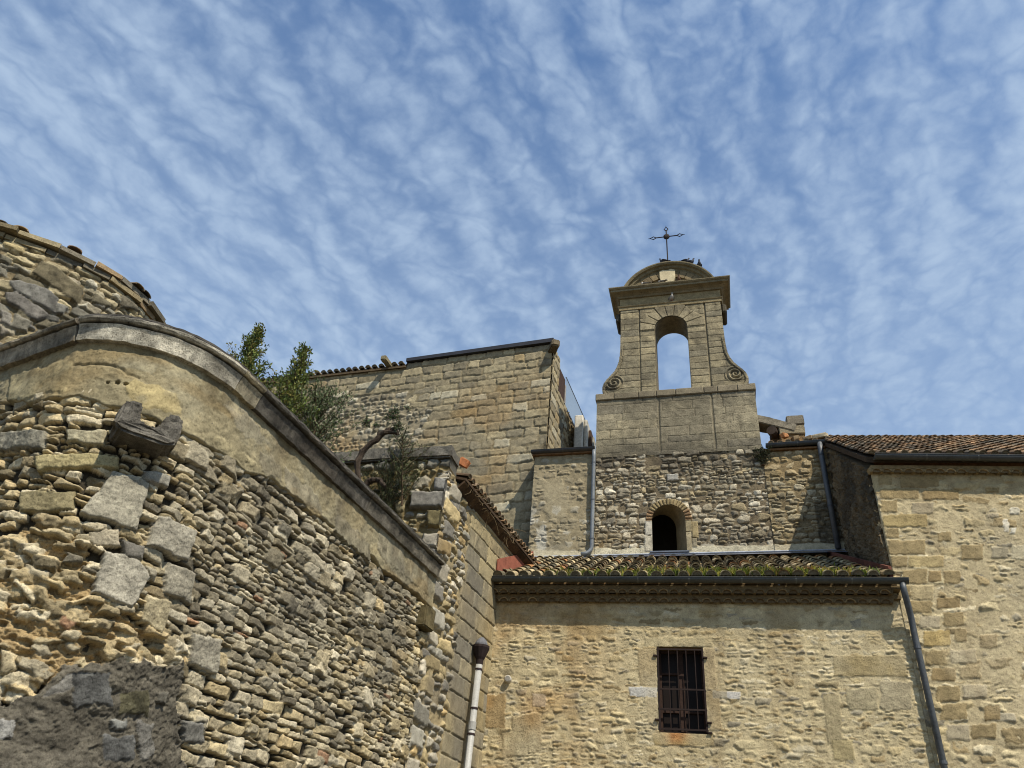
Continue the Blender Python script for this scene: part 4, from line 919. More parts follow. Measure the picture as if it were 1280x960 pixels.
# ------------------------------------------------------------------ right-hand building
t_right = thing('right_building', 'taller ochre stone building at the right edge with a brown tile roof and dark gutter', 'building', tuple(PR.at(2.0)))
R_EAVE = 9.53
def build_right():
    rng = random.Random(81)
    F = Field(0.0, 6.5, 3.3, R_EAVE - 0.05, 0.016, PR, 72); U, V, PX, PY = F.U, F.V, F.PX, F.PY
    F.base(0.031, (188, 173, 137), 0.014, 5, 4); F.H += (fbm(U, V, 18, 3, 13) - 0.5) * 0.012
    F.rubble((0.0, 6.5, 3.3, 9.4), (0.08, 0.22), (1.1, 3.0), PAL_FAC, (0.034, 0.062), rng, gap=0.012, wav=0.06, split=0.3, jit=0.03, dens=0.93, edge=0.016, rough=0.030, tilt=0.13, warp=0.08, cut=0.68, facets=1)
    B = lambda x, y: (1020 + x / 4.8, 540 + y / 4.8)
    O, O2, Pl = (154, 137, 100), (148, 129, 92), (174, 162, 134)
    for (x0, y0, x1, y1, c) in [(372, 262, 452, 322, O), (500, 270, 735, 338, O2), (380, 345, 612, 408, O), (638, 354, 855, 412, O2), (388, 420, 484, 486, O), (572, 430, 700, 496, Pl), (402, 502, 664, 574, (166, 148, 104)), (418, 582, 492, 642, O), (722, 606, 806, 660, O),
                                (428, 656, 652, 740, O), (446, 752, 545, 812, O), (518, 834, 664, 915, O), (672, 840, 745, 905, O2), (762, 842, 860, 915, O), (1010, 345, 1090, 368, O2), (868, 685, 995, 770, O), (1170, 685, 1290, 770, (204, 192, 158)), (1160, 462, 1215, 498, (212, 204, 180)), (1120, 530, 1150, 605, (214, 206, 184)), (1162, 580, 1194, 612, (210, 204, 184)), (1050, 700, 1150, 760, (160, 150, 124)), (1020, 498, 1090, 520, Pl),
                                (555, 752, 760, 815, (178, 160, 116)), (480, 930, 560, 990, O), (570, 925, 700, 1010, (180, 164, 126)), (560, 1020, 690, 1090, O), (720, 1000, 860, 1060, O2), (620, 1110, 740, 1180, Pl), (760, 1090, 880, 1170, O), (640, 1200, 800, 1290, (176, 154, 104)), (830, 1190, 900, 1260, O), (650, 1320, 780, 1400, O), (800, 1310, 960, 1390, Pl), (980, 1220, 1080, 1300, O2), (690, 1420, 830, 1500, O2), (860, 1410, 980, 1480, O), (720, 1530, 860, 1620, O), (880, 1520, 1020, 1600, Pl), (740, 1640, 900, 1730, O), (1000, 1650, 1100, 1730, O2), (780, 1760, 920, 1850, Pl), (930, 1760, 1080, 1840, O)]:
        F.quad([PR.uv(*B(*p)) for p in ((x0, y0), (x1, y0 - 4), (x1, y1), (x0, y1))], 0.016, c, rng, edge=0.012, rough=0.009, tilt=0.02, warp=0.05, force=True, base=0.038, colvar=0.14)
    pale = sstep(0.5, 0.7, fbm(U, V, 0.9, 4, 29)); F.paint(pale, (192, 178, 144), 0.4)
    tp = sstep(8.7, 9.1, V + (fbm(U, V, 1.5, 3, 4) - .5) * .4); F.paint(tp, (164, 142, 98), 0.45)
    gr = sstep(0.55, 0.75, fbm(U, V, 0.8, 4, 39)) * sstep(1.2, 2.6, U); F.paint(gr, (150, 142, 120), 0.5)
    F.H = 0.03 + (F.H - 0.03) * 0.75; F.H += (fbm(U, V, 34, 3, 302, 0.6) - 0.5) * 0.010
    run = sstep(0.58, 0.78, fbm(U, V * 0.07, 4.5, 3, 305)) * (0.4 + 0.6 * fbm(U, V, 3, 3, 306)); F.paint(run, (134, 116, 84), 0.4)
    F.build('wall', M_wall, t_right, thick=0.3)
    # flank wall, dark lichen-grown render, facing the tower
    a = PR.at(0.0, -0.03); b = np.array([2.99, YT, 0.0]); PS2 = line_path(b, (a - b)[:2]); Ls = float(np.linalg.norm((a - b)[:2]))
    zT = lambda u: 12.16 + (R_EAVE - 0.10 - 12.16) * u / Ls
    G = Field(0.0, Ls, 6.9, 12.2, 0.017, PS2, 82)
    top = zT(G.u); G.V = 6.9 + (G.V - 6.9) / (12.2 - 6.9) * (top[None] - 6.9); 
    G.base(0.03, (104, 92, 72), 0.04, 5, 6); d = fbm(G.U * 1.6 + G.V * 0.3, G.V * 0.75, 5.5, 5, 83, 0.62); G.H += (np.abs(d - 0.5) - 0.1) * 0.34 + (fbm(G.U * 2.2, G.V * 0.8, 12, 4, 88, 0.65) - 0.5) * 0.10
    G.C *= (0.25 + 1.5 * fbm(G.U * 1.9, G.V * 0.55, 6, 5, 84, 0.68))[..., None]; pt = sstep(0.55, 0.75, fbm(G.U, G.V, 2.2, 4, 85)); G.paint(pt, (128, 112, 84), 0.45)
    pt = sstep(0.55, 0.7, fbm(G.U, G.V, 1.1, 4, 86)); G.paint(pt, (62, 58, 50), 0.6)
    G.build('flank_wall', M_near, t_right, thick=0.3, floor=True)
    mb = MB(); genoise(mb, PR, -0.02, 6.4, R_EAVE - 0.24, 0.04, 1, 0.19, rng, (146, 126, 92), (144, 126, 92)); mb.build('tile_cornice', M_tile, t_right)
    gutter('gutter', PR, 0.03, 6.4, R_EAVE + 0.02, R_EAVE - 0.05, 0.30, t_right, 0.08, (60, 62, 60))
    # roof: tiles run up to the ridge and meet the tower wall on the left
    e0 = PR.at(-0.10, 0.24, R_EAVE + 0.02); zr = 12.30
    sl = math.radians(34.8); hd = (b - PR.at(0.0)); hd[2] = 0; hd /= np.linalg.norm(hd); sd = hd * math.cos(sl) + UP * math.sin(sl) 
    mb = MB(); expo = 0.33
    tile_slope(mb, e0, PR.d, sd, 33, 18, 0.20, expo, rng, TILE_RED, 0.078)
    Lr = 18 * expo
    A = [e0 + sd * 0.05, e0 + PR.d * 6.6 + sd * 0.05, e0 + PR.d * 6.6 + sd * Lr, e0 + sd * Lr]; Bq = [p - UP * 0.12 for p in A]
    mb.add(A + Bq, [(0, 1, 2, 3), (7, 6, 5, 4), (0, 4, 5, 1), (1, 5, 6, 2), (2, 6, 7, 3), (3, 7, 4, 0)], lin((70, 58, 44)))
    back = [A[3], A[2], A[2] - PR.n * 4 - UP * 3, A[3] - PR.n * 4 - UP * 3]; mb.add(back, [(0, 1, 2, 3)], lin((120, 84, 54)))
    mb.build('tile_roof', M_tile, t_right)
    mb = MB(); core = [PR.at(0.3, -0.3), PR.at(6.5, -0.3), PR.at(6.5, -4.8), b + np.array([0.3, 0.6, 0])]
    vs = [p + UP * 0.0 for p in core] + [core[0] + UP * (R_EAVE - .1), core[1] + UP * (R_EAVE - .1), core[2] + UP * 11.9, core[3] + UP * 11.9]
    mb.add(vs, [(0, 1, 5, 4), (1, 2, 6, 5), (2, 3, 7, 6), (3, 0, 4, 7), (4, 5, 6, 7)], lin((120, 106, 80))); mb.build('wall_core', M_wall, t_right)
build_right()

# ------------------------------------------------------------------ bell tower (bell gable on a rubble base)
t_bell = thing('bell_tower', 'bell gable with open arch, scrolls, curved pediment and iron cross on a rubble base', 'bell tower', (-0.77, YT + 0.4, 0))
PAL_RUB = palette([((180, 170, 146), 4), ((158, 148, 124), 4), ((198, 190, 168), 2.2), ((136, 128, 110), 2.5), ((168, 153, 120), 2)], 0.09)
X0, X1 = -2.93, 1.39; XC = -0.755
def build_tower_base():
    rng = random.Random(101)
    F = Field(X0, X1, 9.0, 12.24, 0.016, PT, 91); U, V, PX, PY = F.U, F.V, F.PX, F.PY
    F.base(0.02, (118, 106, 84), 0.012, 5, 6)
    F.rubble((X0, X1, 9.3, 12.2), (0.10, 0.19), (0.9, 2.3), PAL_RUB, (0.035, 0.07), rng, gap=0.007, wav=0.07, split=0.35, jit=0.025, dens=0.97, edge=0.014, rough=0.02, tilt=0.14, warp=0.06, cut=0.68, facets=1)
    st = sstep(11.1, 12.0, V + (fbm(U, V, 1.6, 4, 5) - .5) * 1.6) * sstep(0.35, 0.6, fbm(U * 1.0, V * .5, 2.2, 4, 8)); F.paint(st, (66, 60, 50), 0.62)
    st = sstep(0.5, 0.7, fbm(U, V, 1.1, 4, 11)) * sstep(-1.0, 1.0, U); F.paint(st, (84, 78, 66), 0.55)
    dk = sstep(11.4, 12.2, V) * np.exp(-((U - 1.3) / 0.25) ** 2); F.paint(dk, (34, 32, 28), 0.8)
    och = sstep(0.5, 0.7, fbm(U, V, 1.3, 4, 21)) * sstep(10.2, 9.5, V); F.paint(och, (150, 126, 82), 0.45)
    F.quad([PT.uv(*p) for p in [(834, 594), (848, 594), (848, 602), (834, 602)]], 0.03, (176, 172, 160), rng, edge=0.012, force=True, base=0.05)
    # lime mortar fillet above the flashing
    fil = sstep(9.56, 9.50, V + (fbm(U, V * 0, 3, 3, 3) - .5) * 0.12); F.H = np.where(fil > 0.4, 0.055 + F.nz * 0.01, F.H); F.paint(fil, (206, 198, 170), 0.95)
    # arched window: hole, then dressed jambs, brick arch
    w0, w1, zs, ro = -1.46, -0.65, 10.27, 0.405; xc = (w0 + w1) / 2
    hole = ((U > w0) & (U < w1) & (V > 9.42) & (V < zs)) | ((np.hypot(U - xc, V - zs) < ro) & (V >= zs))
    r = np.hypot(U - xc, V - zs); th = np.arctan2(V - zs, U - xc)
    ring = (r >= ro) & (r < ro + 0.17) & (V > zs - 0.05)
    k = (th / math.pi * 17) % 1.0; bj = np.minimum(k, 1 - k) / 17 * math.pi * r
    F.H = np.where(ring, 0.045 + 0.035 * sstep(0.004, 0.02, bj) + F.nz * 0.015, F.H)
    bi = np.floor(th / math.pi * 17).astype(int); var = np.array([random.Random(i).uniform(0.75, 1.15) for i in range(-40, 40)])[np.clip(bi, -39, 38) + 40]
    redder = (np.abs(th - math.pi / 2) > 1.05)
    bc = np.where(redder[..., None], lin((150, 122, 90))[None, None], lin((164, 146, 106))[None, None]) * var[..., None]; mort = lin((120, 104, 78))
    F.C = np.where(ring[..., None], np.where((bj > 0.010)[..., None], bc, mort[None, None]), F.C)
    for x0, x1, z0, z1, c in ((w0 - 0.19, w0, 9.86, zs - 0.03, (196, 190, 172)), (w0 - 0.21, w0, 9.42, 9.85, (190, 182, 160)), (w1, w1 + 0.16, 9.92, zs - 0.04, (160, 148, 116)), (w1, w1 + 0.13, 9.42, 9.91, (168, 156, 126)), (w1 + 0.15, w1 + 0.30, 9.75, 10.2, (162, 146, 108)), (w1 + 0.14, w1 + 0.26, 9.5, 9.74, (160, 150, 124))):
        F.quad([(x0, z0), (x1, z0), (x1, z1), (x0, z1)], 0.02, c, rng, edge=0.01, rough=0.005, tilt=0, warp=0.02, force=True, base=0.05)
    F.mask = ~hole
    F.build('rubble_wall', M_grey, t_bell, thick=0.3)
    mb = MB(); n = 20; rim = [(w0 - 0.01, 9.40)] + [(w0 - 0.01, zs)] + [(xc + (ro + 0.008) * math.cos(a), zs + (ro + 0.008) * math.sin(a)) for a in np.linspace(math.pi, 0, n)] + [(w1 + 0.01, zs), (w1 + 0.01, 9.40)]
    vs = []; fs = []; m = len(rim)
    for d, s_ in ((-0.055, 1.0), (0.62, 0.74)): vs += [(w0 - 0.01 - (0.16 if d > 0 else 0) + (x - w0 + 0.01) * (s_ if d < 0 else 0.86), YT + d, z + (0.05 if d > 0 and z > 9.5 else 0)) for x, z in rim]
    for i in range(m): j = (i + 1) % m; fs.append((i, j, m + j, m + i))
    mb.add(vs, fs, lin((136, 122, 92)))
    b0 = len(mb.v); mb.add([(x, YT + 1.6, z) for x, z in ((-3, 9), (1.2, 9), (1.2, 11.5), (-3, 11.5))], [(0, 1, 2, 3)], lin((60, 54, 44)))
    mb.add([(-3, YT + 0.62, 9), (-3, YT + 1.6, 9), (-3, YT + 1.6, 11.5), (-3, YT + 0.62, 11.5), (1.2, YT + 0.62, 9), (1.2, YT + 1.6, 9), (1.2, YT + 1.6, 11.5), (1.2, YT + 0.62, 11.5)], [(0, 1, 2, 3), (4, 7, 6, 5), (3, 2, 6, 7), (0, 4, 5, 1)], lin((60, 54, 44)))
    w = mb.build('arched_window', M_plaster, t_bell); w['label'] = 'small round-arched window with a brick arch just above the low roof'
    mb = MB(); mb.box((w0 - 0.08, YT - 0.10, 9.375), (w1 + 0.06, YT + 0.3, 9.415), lin((96, 104, 116)), bev=0.006); mb.build('sill', M_zinc, w)
build_tower_base()

def half_w(z):
    zs = [14.15, 14.24, 14.36, 14.50, 14.66, 14.80, 14.92, 15.06, 15.22, 15.42, 15.7, 16.1, 17.7]
    ws = [1.84, 1.96, 2.03, 2.045, 2.00, 1.91, 1.81, 1.70, 1.62, 1.56, 1.525, 1.51, 1.505]
    return np.interp(z, zs, ws)
OP_X0, OP_X1, OP_Z0, OP_ZS = XC - 0.475, XC + 0.475, 14.28, 16.53; OP_R = 0.475
def build_gable():
    rng = random.Random(111); TH = 0.80
    # plinth of big ashlar
    palA = palette([((158, 148, 122), 4), ((150, 141, 116), 3), ((164, 153, 124), 2), ((142, 134, 113), 1)], 0.03)
    F = Field(X0 - 0.01, X1 + 0.0, 12.18, 14.06, 0.016, line_path((0, YT - 0.03), (1, 0)), 92); U, V = F.U, F.V
    F.base(0.008, (104, 96, 78), 0.004, 5, 8); z = 12.10
    while z < 14.0:
        h = rng.choice((0.20, 0.24, 0.30)); u = X0 - rng.uniform(0, 0.5)
        while u < X1:
            w = rng.uniform(0.7, 1.4); F.stone(u + w / 2, z + h / 2, w / 2 - 0.001, h / 2 - 0.002, rng.uniform(0.018, 0.024), palA(rng), rng, rot=rng.gauss(0, .003), edge=0.006, rough=0.012, tilt=0.006, warp=0.02, cut=0.985); u += w
        z += h
    for gx in (0.245, -1.20):
        d = np.abs(U - gx - (V - 13) * 0.0); F.H -= 0.05 * np.exp(-(d / 0.018) ** 2) * (V > 12.25); F.darken(np.exp(-(d / 0.016) ** 2), 0.5)
    st = sstep(0.42, 0.7, fbm(U, V * 0.35, 1.6, 5, 5)); F.paint(st, (108, 102, 86), 0.5)
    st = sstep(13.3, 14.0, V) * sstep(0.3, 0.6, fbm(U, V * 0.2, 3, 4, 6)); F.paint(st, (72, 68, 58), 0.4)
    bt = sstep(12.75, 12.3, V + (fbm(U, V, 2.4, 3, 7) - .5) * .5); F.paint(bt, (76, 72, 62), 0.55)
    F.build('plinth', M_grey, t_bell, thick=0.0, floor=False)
    mb = MB(); mb.box((X0 + 0.002, YT - 0.028, 12.2), (X1 - 0.002, YT + TH + 0.1, 14.05), lin((120, 112, 92))); mb.build('plinth_core', M_grey, t_bell)
    mb = MB(); a = X0 - 0.05
    for k, b in enumerate((-2.45, -1.75, -1.25, -0.72, 0.05, 0.42, 0.95, X1 + 0.05)):
        c = lin(shade((136, 126, 104), rng.uniform(0.88, 1.08))); mb.box((a + 0.004, YT - 0.10, 14.05), (b - 0.004, YT + TH + 0.15, 14.27 + rng.uniform(-0.008, 0.008)), c, bev=0.022); a = b
    mb.build('ledge_course', M_grey, t_bell)
    # gable with scrolls and arched opening
    zs = np.concatenate([np.linspace(14.27, 15.5, 26), np.linspace(15.6, 17.62, 8)])
    L = [(XC - half_w(z), z) for z in zs]; Rr = [(XC + half_w(z), z) for z in zs[::-1]]
    hole = [(OP_X0, OP_Z0), (OP_X1, OP_Z0)] + [(XC + OP_R * math.cos(a), OP_ZS + OP_R * math.sin(a)) for a in np.linspace(0, math.pi, 25)]
    fr = (np.array([0, YT, 0]), np.array([1., 0, 0]), UP, np.array([0, 1., 0]))
    mb = MB(); mb.prism(L + Rr, fr, 0.0, TH, lin((122, 112, 90)), [hole]); mb.build('gable_core', M_grey, t_bell)
    F = Field(XC - 2.06, XC + 2.06, 14.27, 17.60, 0.0145, line_path((0, YT - 0.012), (1, 0)), 93); U, V = F.U, F.V
    F.base(0.012, (86, 78, 60), 0.004, 5, 8)
    palG = palette([((162, 150, 120), 4), ((150, 140, 113), 3), ((170, 157, 124), 2), ((138, 130, 108), 2)], 0.045)
    # courses: narrow panels beside the arch, tall pilaster strips outside
    gl, gr = XC - 0.93, XC + 1.02
    for (ua, ub, hh) in ((XC - 2.1, gl, 0.235), (gl, OP_X0, 0.235), (OP_X1, gr, 0.235), (gr, XC + 2.1, 0.235)):
        z = 14.2 + (0.0 if ub in (gl, OP_X0) else 0.0)
        while z < 17.6:
            h = hh * rng.uniform(0.92, 1.08); cuts = [ua, ub] if (ub - ua) < 0.7 or rng.random() < 0.5 else [ua, ua + (ub - ua) * rng.uniform(0.35, 0.65), ub]
            for p, q in zip(cuts[:-1], cuts[1:]): F.stone((p + q) / 2, z + h / 2, (q - p) / 2 - 0.003, h / 2 - 0.005, rng.uniform(0.018, 0.026), palG(rng), rng, rot=rng.gauss(0, .004), edge=0.010, rough=0.007, tilt=0.008, warp=0.025, cut=0.97)
            z += h
    r = np.hypot(U - XC, V - OP_ZS); th = np.arctan2(V - OP_ZS, U - XC)
    vou = (r < 1.0 + 0.12 * np.cos(4 * th)) & (r > OP_R - 0.02) & (V > OP_ZS - 0.02) & (U > gl + .01) & (U < gr - .01)
    nb = 9; k = (th / math.pi * nb) % 1.0; bj = np.minimum(k, 1 - k) / nb * math.pi * r; bi = np.clip(np.floor(th / math.pi * nb), 0, nb - 1).astype(int)
    vc = np.array([rng.uniform(0.88, 1.1) for _ in range(nb)])[bi]
    F.H = np.where(vou, 0.040 * sstep(0.003, 0.013, bj) + F.nz * 0.012, F.H); F.C = np.where(vou[..., None], lin((164, 152, 122))[None, None] * vc[..., None] * (0.55 + 0.45 * sstep(0.003, 0.012, bj))[..., None], F.C)
    for gx, dp in ((gr, 0.06), (gl, 0.03)):
        d = np.abs(U - gx); F.H -= dp * np.exp(-(d / 0.017) ** 2); F.darken(np.exp(-(d / 0.016) ** 2), 0.35)
    # scrolls
    for (sx, cz) in ((-1, 14.66), (1, 14.66)):
        cx = XC + sx * 1.70; rr = np.hypot(U - cx, (V - cz) * 1.0); an = np.arctan2(V - cz, (U - cx) * sx)
        ins = rr < 0.29; F.H = np.where(ins, 0.034 + 0.030 * np.cos((rr / 0.115 - an / (2 * math.pi)) * 2 * math.pi) * sstep(0.29, 0.22, rr) + F.nz * 0.01, F.H)
        F.darken(ins * sstep(0.2, -0.6, np.cos((rr / 0.115 - an / (2 * math.pi)) * 2 * math.pi)), 0.35)
    # raised rim that follows the outline
    hw = half_w(V); sl = np.abs(np.gradient(half_w(F.v), F.du)); cs = 1 / np.sqrt(1 + sl ** 2); dist = (hw - np.abs(U - XC)) * cs[:, None]
    rim = (dist > 0) & (dist < 0.085) & (V < 16.0); F.H = np.where(rim, 0.055 + F.nz * 0.01, F.H); gv = (dist > 0.085) & (dist < 0.108) & (V < 16.0); F.H = np.where(gv, 0.006, F.H)
    st = sstep(0.45, 0.72, fbm(U, V * 0.35, 1.5, 5, 15)); F.paint(st, (114, 108, 90), 0.45)
    st = sstep(0.52, 0.7, fbm(U, V, 2.6, 4, 25)); F.paint(st, (70, 66, 56), 0.4)
    run = sstep(0.55, 0.75, fbm(U, V * 0.06, 5, 3, 308)) * sstep(16.0, 17.5, V); F.paint(run, (78, 72, 58), 0.5)
    F.mask = (dist > 0.0) & ~((U > OP_X0) & (U < OP_X1) & (V < OP_ZS)) & ~((np.hypot(U - XC, V - OP_ZS) < OP_R))
    F.build('gable', M_grey, t_bell, thick=0.0, floor=False)
    # entablature swept round all four sides
    def ring(name, prof, x0, x1, y0, y1, c, jitter=0.0):
        c = shade(c, 1.13)
        mb = MB(); cor = [(x0, y0, (-1, -1)), (x1, y0, (1, -1)), (x1, y1, (1, 1)), (x0, y1, (-1, 1))]
        vs = []; fs = []; k = len(prof)
        for (x, y, (sx, sy)) in cor: vs += [(x + sx * o_, y + sy * o_, z) for o_, z in prof]
        for i in range(4):
            j = (i + 1) % 4
            for q in range(k - 1): fs.append((i * k + q, j * k + q, j * k + q + 1, i * k + q + 1))
        fs.append(tuple(i * k for i in range(4))[::-1]); fs.append(tuple(i * k + k - 1 for i in range(4)))
        mb.add(vs, fs, lin(c)); return mb.build(name, M_grey, t_bell)
    gx0, gx1 = XC - 1.505, XC + 1.505
    ring('architrave', [(0.012, 17.40), (0.035, 17.40), (0.035, 17.50), (0.06, 17.515), (0.075, 17.55), (0.02, 17.56)], gx0, gx1, YT - 0.02, YT + TH, (128, 116, 88))
    ring('frieze', [(0.015, 17.558), (0.018, 17.86), (0.0, 17.862)], gx0, gx1, YT - 0.02, YT + TH, (140, 126, 94))
    ring('cornice', [(0.03, 17.86), (0.07, 17.865), (0.09, 17.92), (0.15, 17.96), (0.20, 17.975), (0.27, 17.985), (0.275, 18.055), (0.295, 18.06), (0.33, 18.10), (0.335, 18.13), (0.0, 18.16)], gx0, gx1, YT - 0.02, YT + TH, (120, 110, 86))
    # side brackets where the pilaster caps return
    for sx in (-1, 1):
        mb = MB(); x = XC + sx * 1.505; lo, hi = (x - 0.16, x) if sx < 0 else (x, x + 0.16); mb.box((lo, YT + 0.06, 17.05), (hi, YT + TH - 0.05, 17.40), lin((84, 78, 64)), bev=0.05); mb.build('pilaster_cap', M_grey, t_bell)
    # curved pediment
    ch, rise = 1.42, 1.02; zb = 18.145; Rp = (ch * ch + rise * rise) / (2 * rise); zc = zb + rise - Rp; a0 = math.asin((zb - zc) / Rp)
    an = np.linspace(a0, math.pi - a0, 33)
    seg = lambda rad: [(XC + rad * math.cos(a), zc + rad * math.sin(a)) for a in an if zc + rad * math.sin(a) > zb - 0.02]
    mb = MB(); mb.prism(seg(Rp - 0.12), fr, 0.06, TH - 0.06, lin((142, 126, 94))); ped = mb.build('pediment', M_grey, t_bell)
    mb = MB(); prof = [(-0.24, -0.02), (-0.24, 0.05), (-0.18, 0.07), (-0.15, 0.13), (-0.08, 0.15), (-0.07, 0.22), (-0.02, 0.25), (0.02, 0.25), (0.035, 0.10), (0.03, -0.4)]
    for (ya, sgn) in ((YT + 0.08, -1), (YT + TH - 0.08, 1)):
        vs = []; fs = []; k = len(prof)
        for a in an:
            for (dr, out) in prof: vs.append((XC + (Rp + dr) * math.cos(a), ya + sgn * out, zc + (Rp + dr) * math.sin(a)))
        for i in range(len(an) - 1):
            for q in range(k - 1): fs.append((i * k + q, (i + 1) * k + q, (i + 1) * k + q + 1, i * k + q + 1))
        fs.append(tuple(range(k))); fs.append(tuple((len(an) - 1) * k + q for q in range(k)))
        mb.add(vs, fs, lin((126, 116, 90)))
    mb.build('arched_moulding', M_grey, ped)
    # inner ring of wedge stones and the pale shield
    mb = MB()
    for i in range(11):
        A = a0 + 0.14 + (math.pi - 2 * a0 - 0.28) * (i + 0.04) / 11; B = a0 + 0.14 + (math.pi - 2 * a0 - 0.28) * (i + 0.96) / 11
        pts = [(XC + q * math.cos(t), zc + q * math.sin(t)) for q, t in ((Rp - 0.50, A), (Rp - 0.25, A), (Rp - 0.25, B), (Rp - 0.50, B))]
        mb.prism(pts, fr, 0.0, 0.07, lin(shade((136, 120, 90), rng.uniform(0.8, 1.1))))
    mb.build('wedge_stones', M_grey, ped)
    sh = [(-0.24, 0.40), (-0.12, 0.45), (0.0, 0.42), (0.12, 0.46), (0.24, 0.40), (0.24, 0.10), (0.18, -0.08), (0.08, -0.18), (0.0, -0.22), (-0.09, -0.17), (-0.19, -0.06), (-0.24, 0.12)]
    mb = MB(); mb.prism([(XC - 0.02 + a, 18.50 + b) for a, b in sh], fr, -0.04, 0.07, lin((206, 192, 156))); mb.build('shield', M_plaster, ped)['label'] = 'plain pale worn stone shield in the middle of the pediment'
    mb = MB(); mb.box((XC + 1.12, YT + 0.05, 18.14), (XC + 1.42, YT + 0.55, 18.44), lin((92, 84, 66)), bev=0.07); mb.build('broken_block', M_grey, t_bell)
    # iron cross
    zt = zc + Rp + 0.02; cx, cy = XC, YT + 0.30; ztop = 21.35; za = zt + (ztop - zt) * 0.74; ci = lin((46, 38, 34))
    mb = MB(); mb.tube([(cx, cy, zt - 0.06), (cx, cy, ztop - 0.26)], 0.020, 8, ci); mb.tube([(cx, cy, zt - 0.03), (cx, cy, zt + 0.07)], 0.05, 8, ci); cr = mb.build('cross', M_iron, t_bell)
    mb = MB(); mb.tube([(cx - 0.36, cy, za), (cx + 0.36, cy, za)], 0.018, 8, ci); mb.build('crossbar', M_iron, cr)
    mb = MB(); mb.tube([(cx, cy - 0.05, za), (cx, cy - 0.03, za), (cx, cy + 0.03, za), (cx, cy + 0.05, za)], [0.05, 0.10, 0.10, 0.05], 16, ci); mb.build('disc', M_iron, cr)
    for (dx, dz) in ((-1, 0), (1, 0), (0, 1)):
        b = np.array([cx + dx * 0.34, cy, za + (0 if dz == 0 else ztop - 0.30 - za)]); D = np.array([dx, 0, dz], float); S_ = np.array([dz, 0, -dx], float); mb = MB()
        lz = [b, b + D * 0.09 + S_ * 0.065, b + D * 0.20, b + D * 0.09 - S_ * 0.065, b]; mb.tube(lz, 0.016, 6, ci); mb.tube([b + D * 0.19, b + D * 0.27], [0.016, 0.004], 6, ci); mb.build('lozenge_finial', M_iron, cr)
build_gable()

# ------------------------------------------------------------------ annex left of the tower
t_annex = thing('tower_annex', 'narrow plastered stone annex with a short dark gutter, left of the bell tower', 'building', (-3.8, YT + 0.5, 0))
def build_annex():
    rng = random.Random(121)
    A0 = -4.66
    F = Field(A0, X0 - 0.004, 8.8, 12.32, 0.017, PT, 94); U, V = F.U, F.V
    F.base(0.028, (150, 138, 110), 0.014, 5, 5)
    F.rubble((A0, X0, 9.4, 12.3), (0.12, 0.24), (0.9, 2.2), palette([((158, 146, 118), 4), ((144, 134, 110), 3), ((172, 164, 142), 2)], 0.06), (0.03, 0.06), rng, gap=0.008, wav=0.04, split=0.2, dens=0.92, edge=0.016, rough=0.02, tilt=0.1, warp=0.08, cut=0.66, facets=1)
    pl = sstep(0.42, 0.55, fbm(U, V, 1.2, 4, 5)) * sstep(-3.35, -3.6, U) * sstep(11.8, 11.2, V); F.H = F.H * (1 - pl) + pl * (0.05 + F.nz * 0.012); F.paint(pl, (170, 158, 128), 0.8)
    gy = sstep(0.5, 0.7, fbm(U, V, 1.3, 4, 6)) * sstep(11.3, 10.6, V); F.paint(gy, (120, 116, 102), 0.55)
    wh = sstep(0.58, 0.68, fbm(U, V, 3.0, 4, 9)) * sstep(11.0, 10.4, V) * sstep(-3.4, -3.7, U); F.paint(wh, (196, 192, 176), 0.7)
    fil = sstep(9.54, 9.47, V + (fbm(U, V * 0, 3, 3, 3) - .5) * 0.14); F.H = np.where(fil > 0.4, 0.05 + F.nz * 0.01, F.H); F.paint(fil, (204, 194, 164), 0.95)
    F.build('wall', M_wall, t_annex, thick=0.3)
    P2 = line_path((A0, YT + 2.6), (0.0, -1.0)); G = Field(0, 2.6, 8.8, 12.32, 0.03, P2, 95); G.base(0.0, (136, 124, 98), 0.03, 5, 4); G.build('flank_wall', M_wall, t_annex, thick=0.2)
    gutter('gutter', PT, A0 - 0.08, X0 - 0.02, 12.44, 12.44, 0.14, t_annex, 0.075, (62, 60, 58))
    mb = MB(); mb.box((A0 - 0.06, YT - 0.12, 12.325), (X0 - 0.01, YT + 0.3, 12.37), lin((120, 92, 64))); mb.add([(A0 - 0.05, YT - 0.1, 12.42), (X0 - 0.01, YT - 0.1, 12.42), (X0 - 0.01, YT + 2.6, 13.0), (A0 - 0.05, YT + 2.6, 13.0), (A0 - 0.05, YT - 0.1, 12.38), (X0 - 0.01, YT - 0.1, 12.38), (X0 - 0.01, YT + 2.6, 12.9), (A0 - 0.05, YT + 2.6, 12.9)], [(0, 1, 2, 3), (7, 6, 5, 4), (0, 4, 5, 1), (3, 7, 4, 0)], lin((128, 96, 66))); mb.build('roof', M_tile, t_annex)
    x = X0 - 0.05
    pts = [np.array([x, YT - 0.14, 12.40]), np.array([x, YT - 0.13, 12.2]), np.array([x - 0.01, YT - 0.115, 9.62])] + bend((x - 0.01, YT - 0.115, 9.56), (x - 0.01, YT - 0.12, 9.44), (x - 0.14, YT - 0.16, 9.36), 5) + [np.array([x - 0.26, YT - 0.20, 9.33])]
    downpipe('downpipe', pts, 0.052, t_annex, (112, 118, 122), [(np.array([x - 0.003 - 0.01 * t, YT - 0.127 + .01 * t, z]), np.array([x - 0.003 - 0.01 * t, YT - 0.127 + .01 * t, z - 0.045])) for z, t in ((12.0, 0), (10.9, .5), (9.8, 1))], (86, 92, 98))
build_annex()

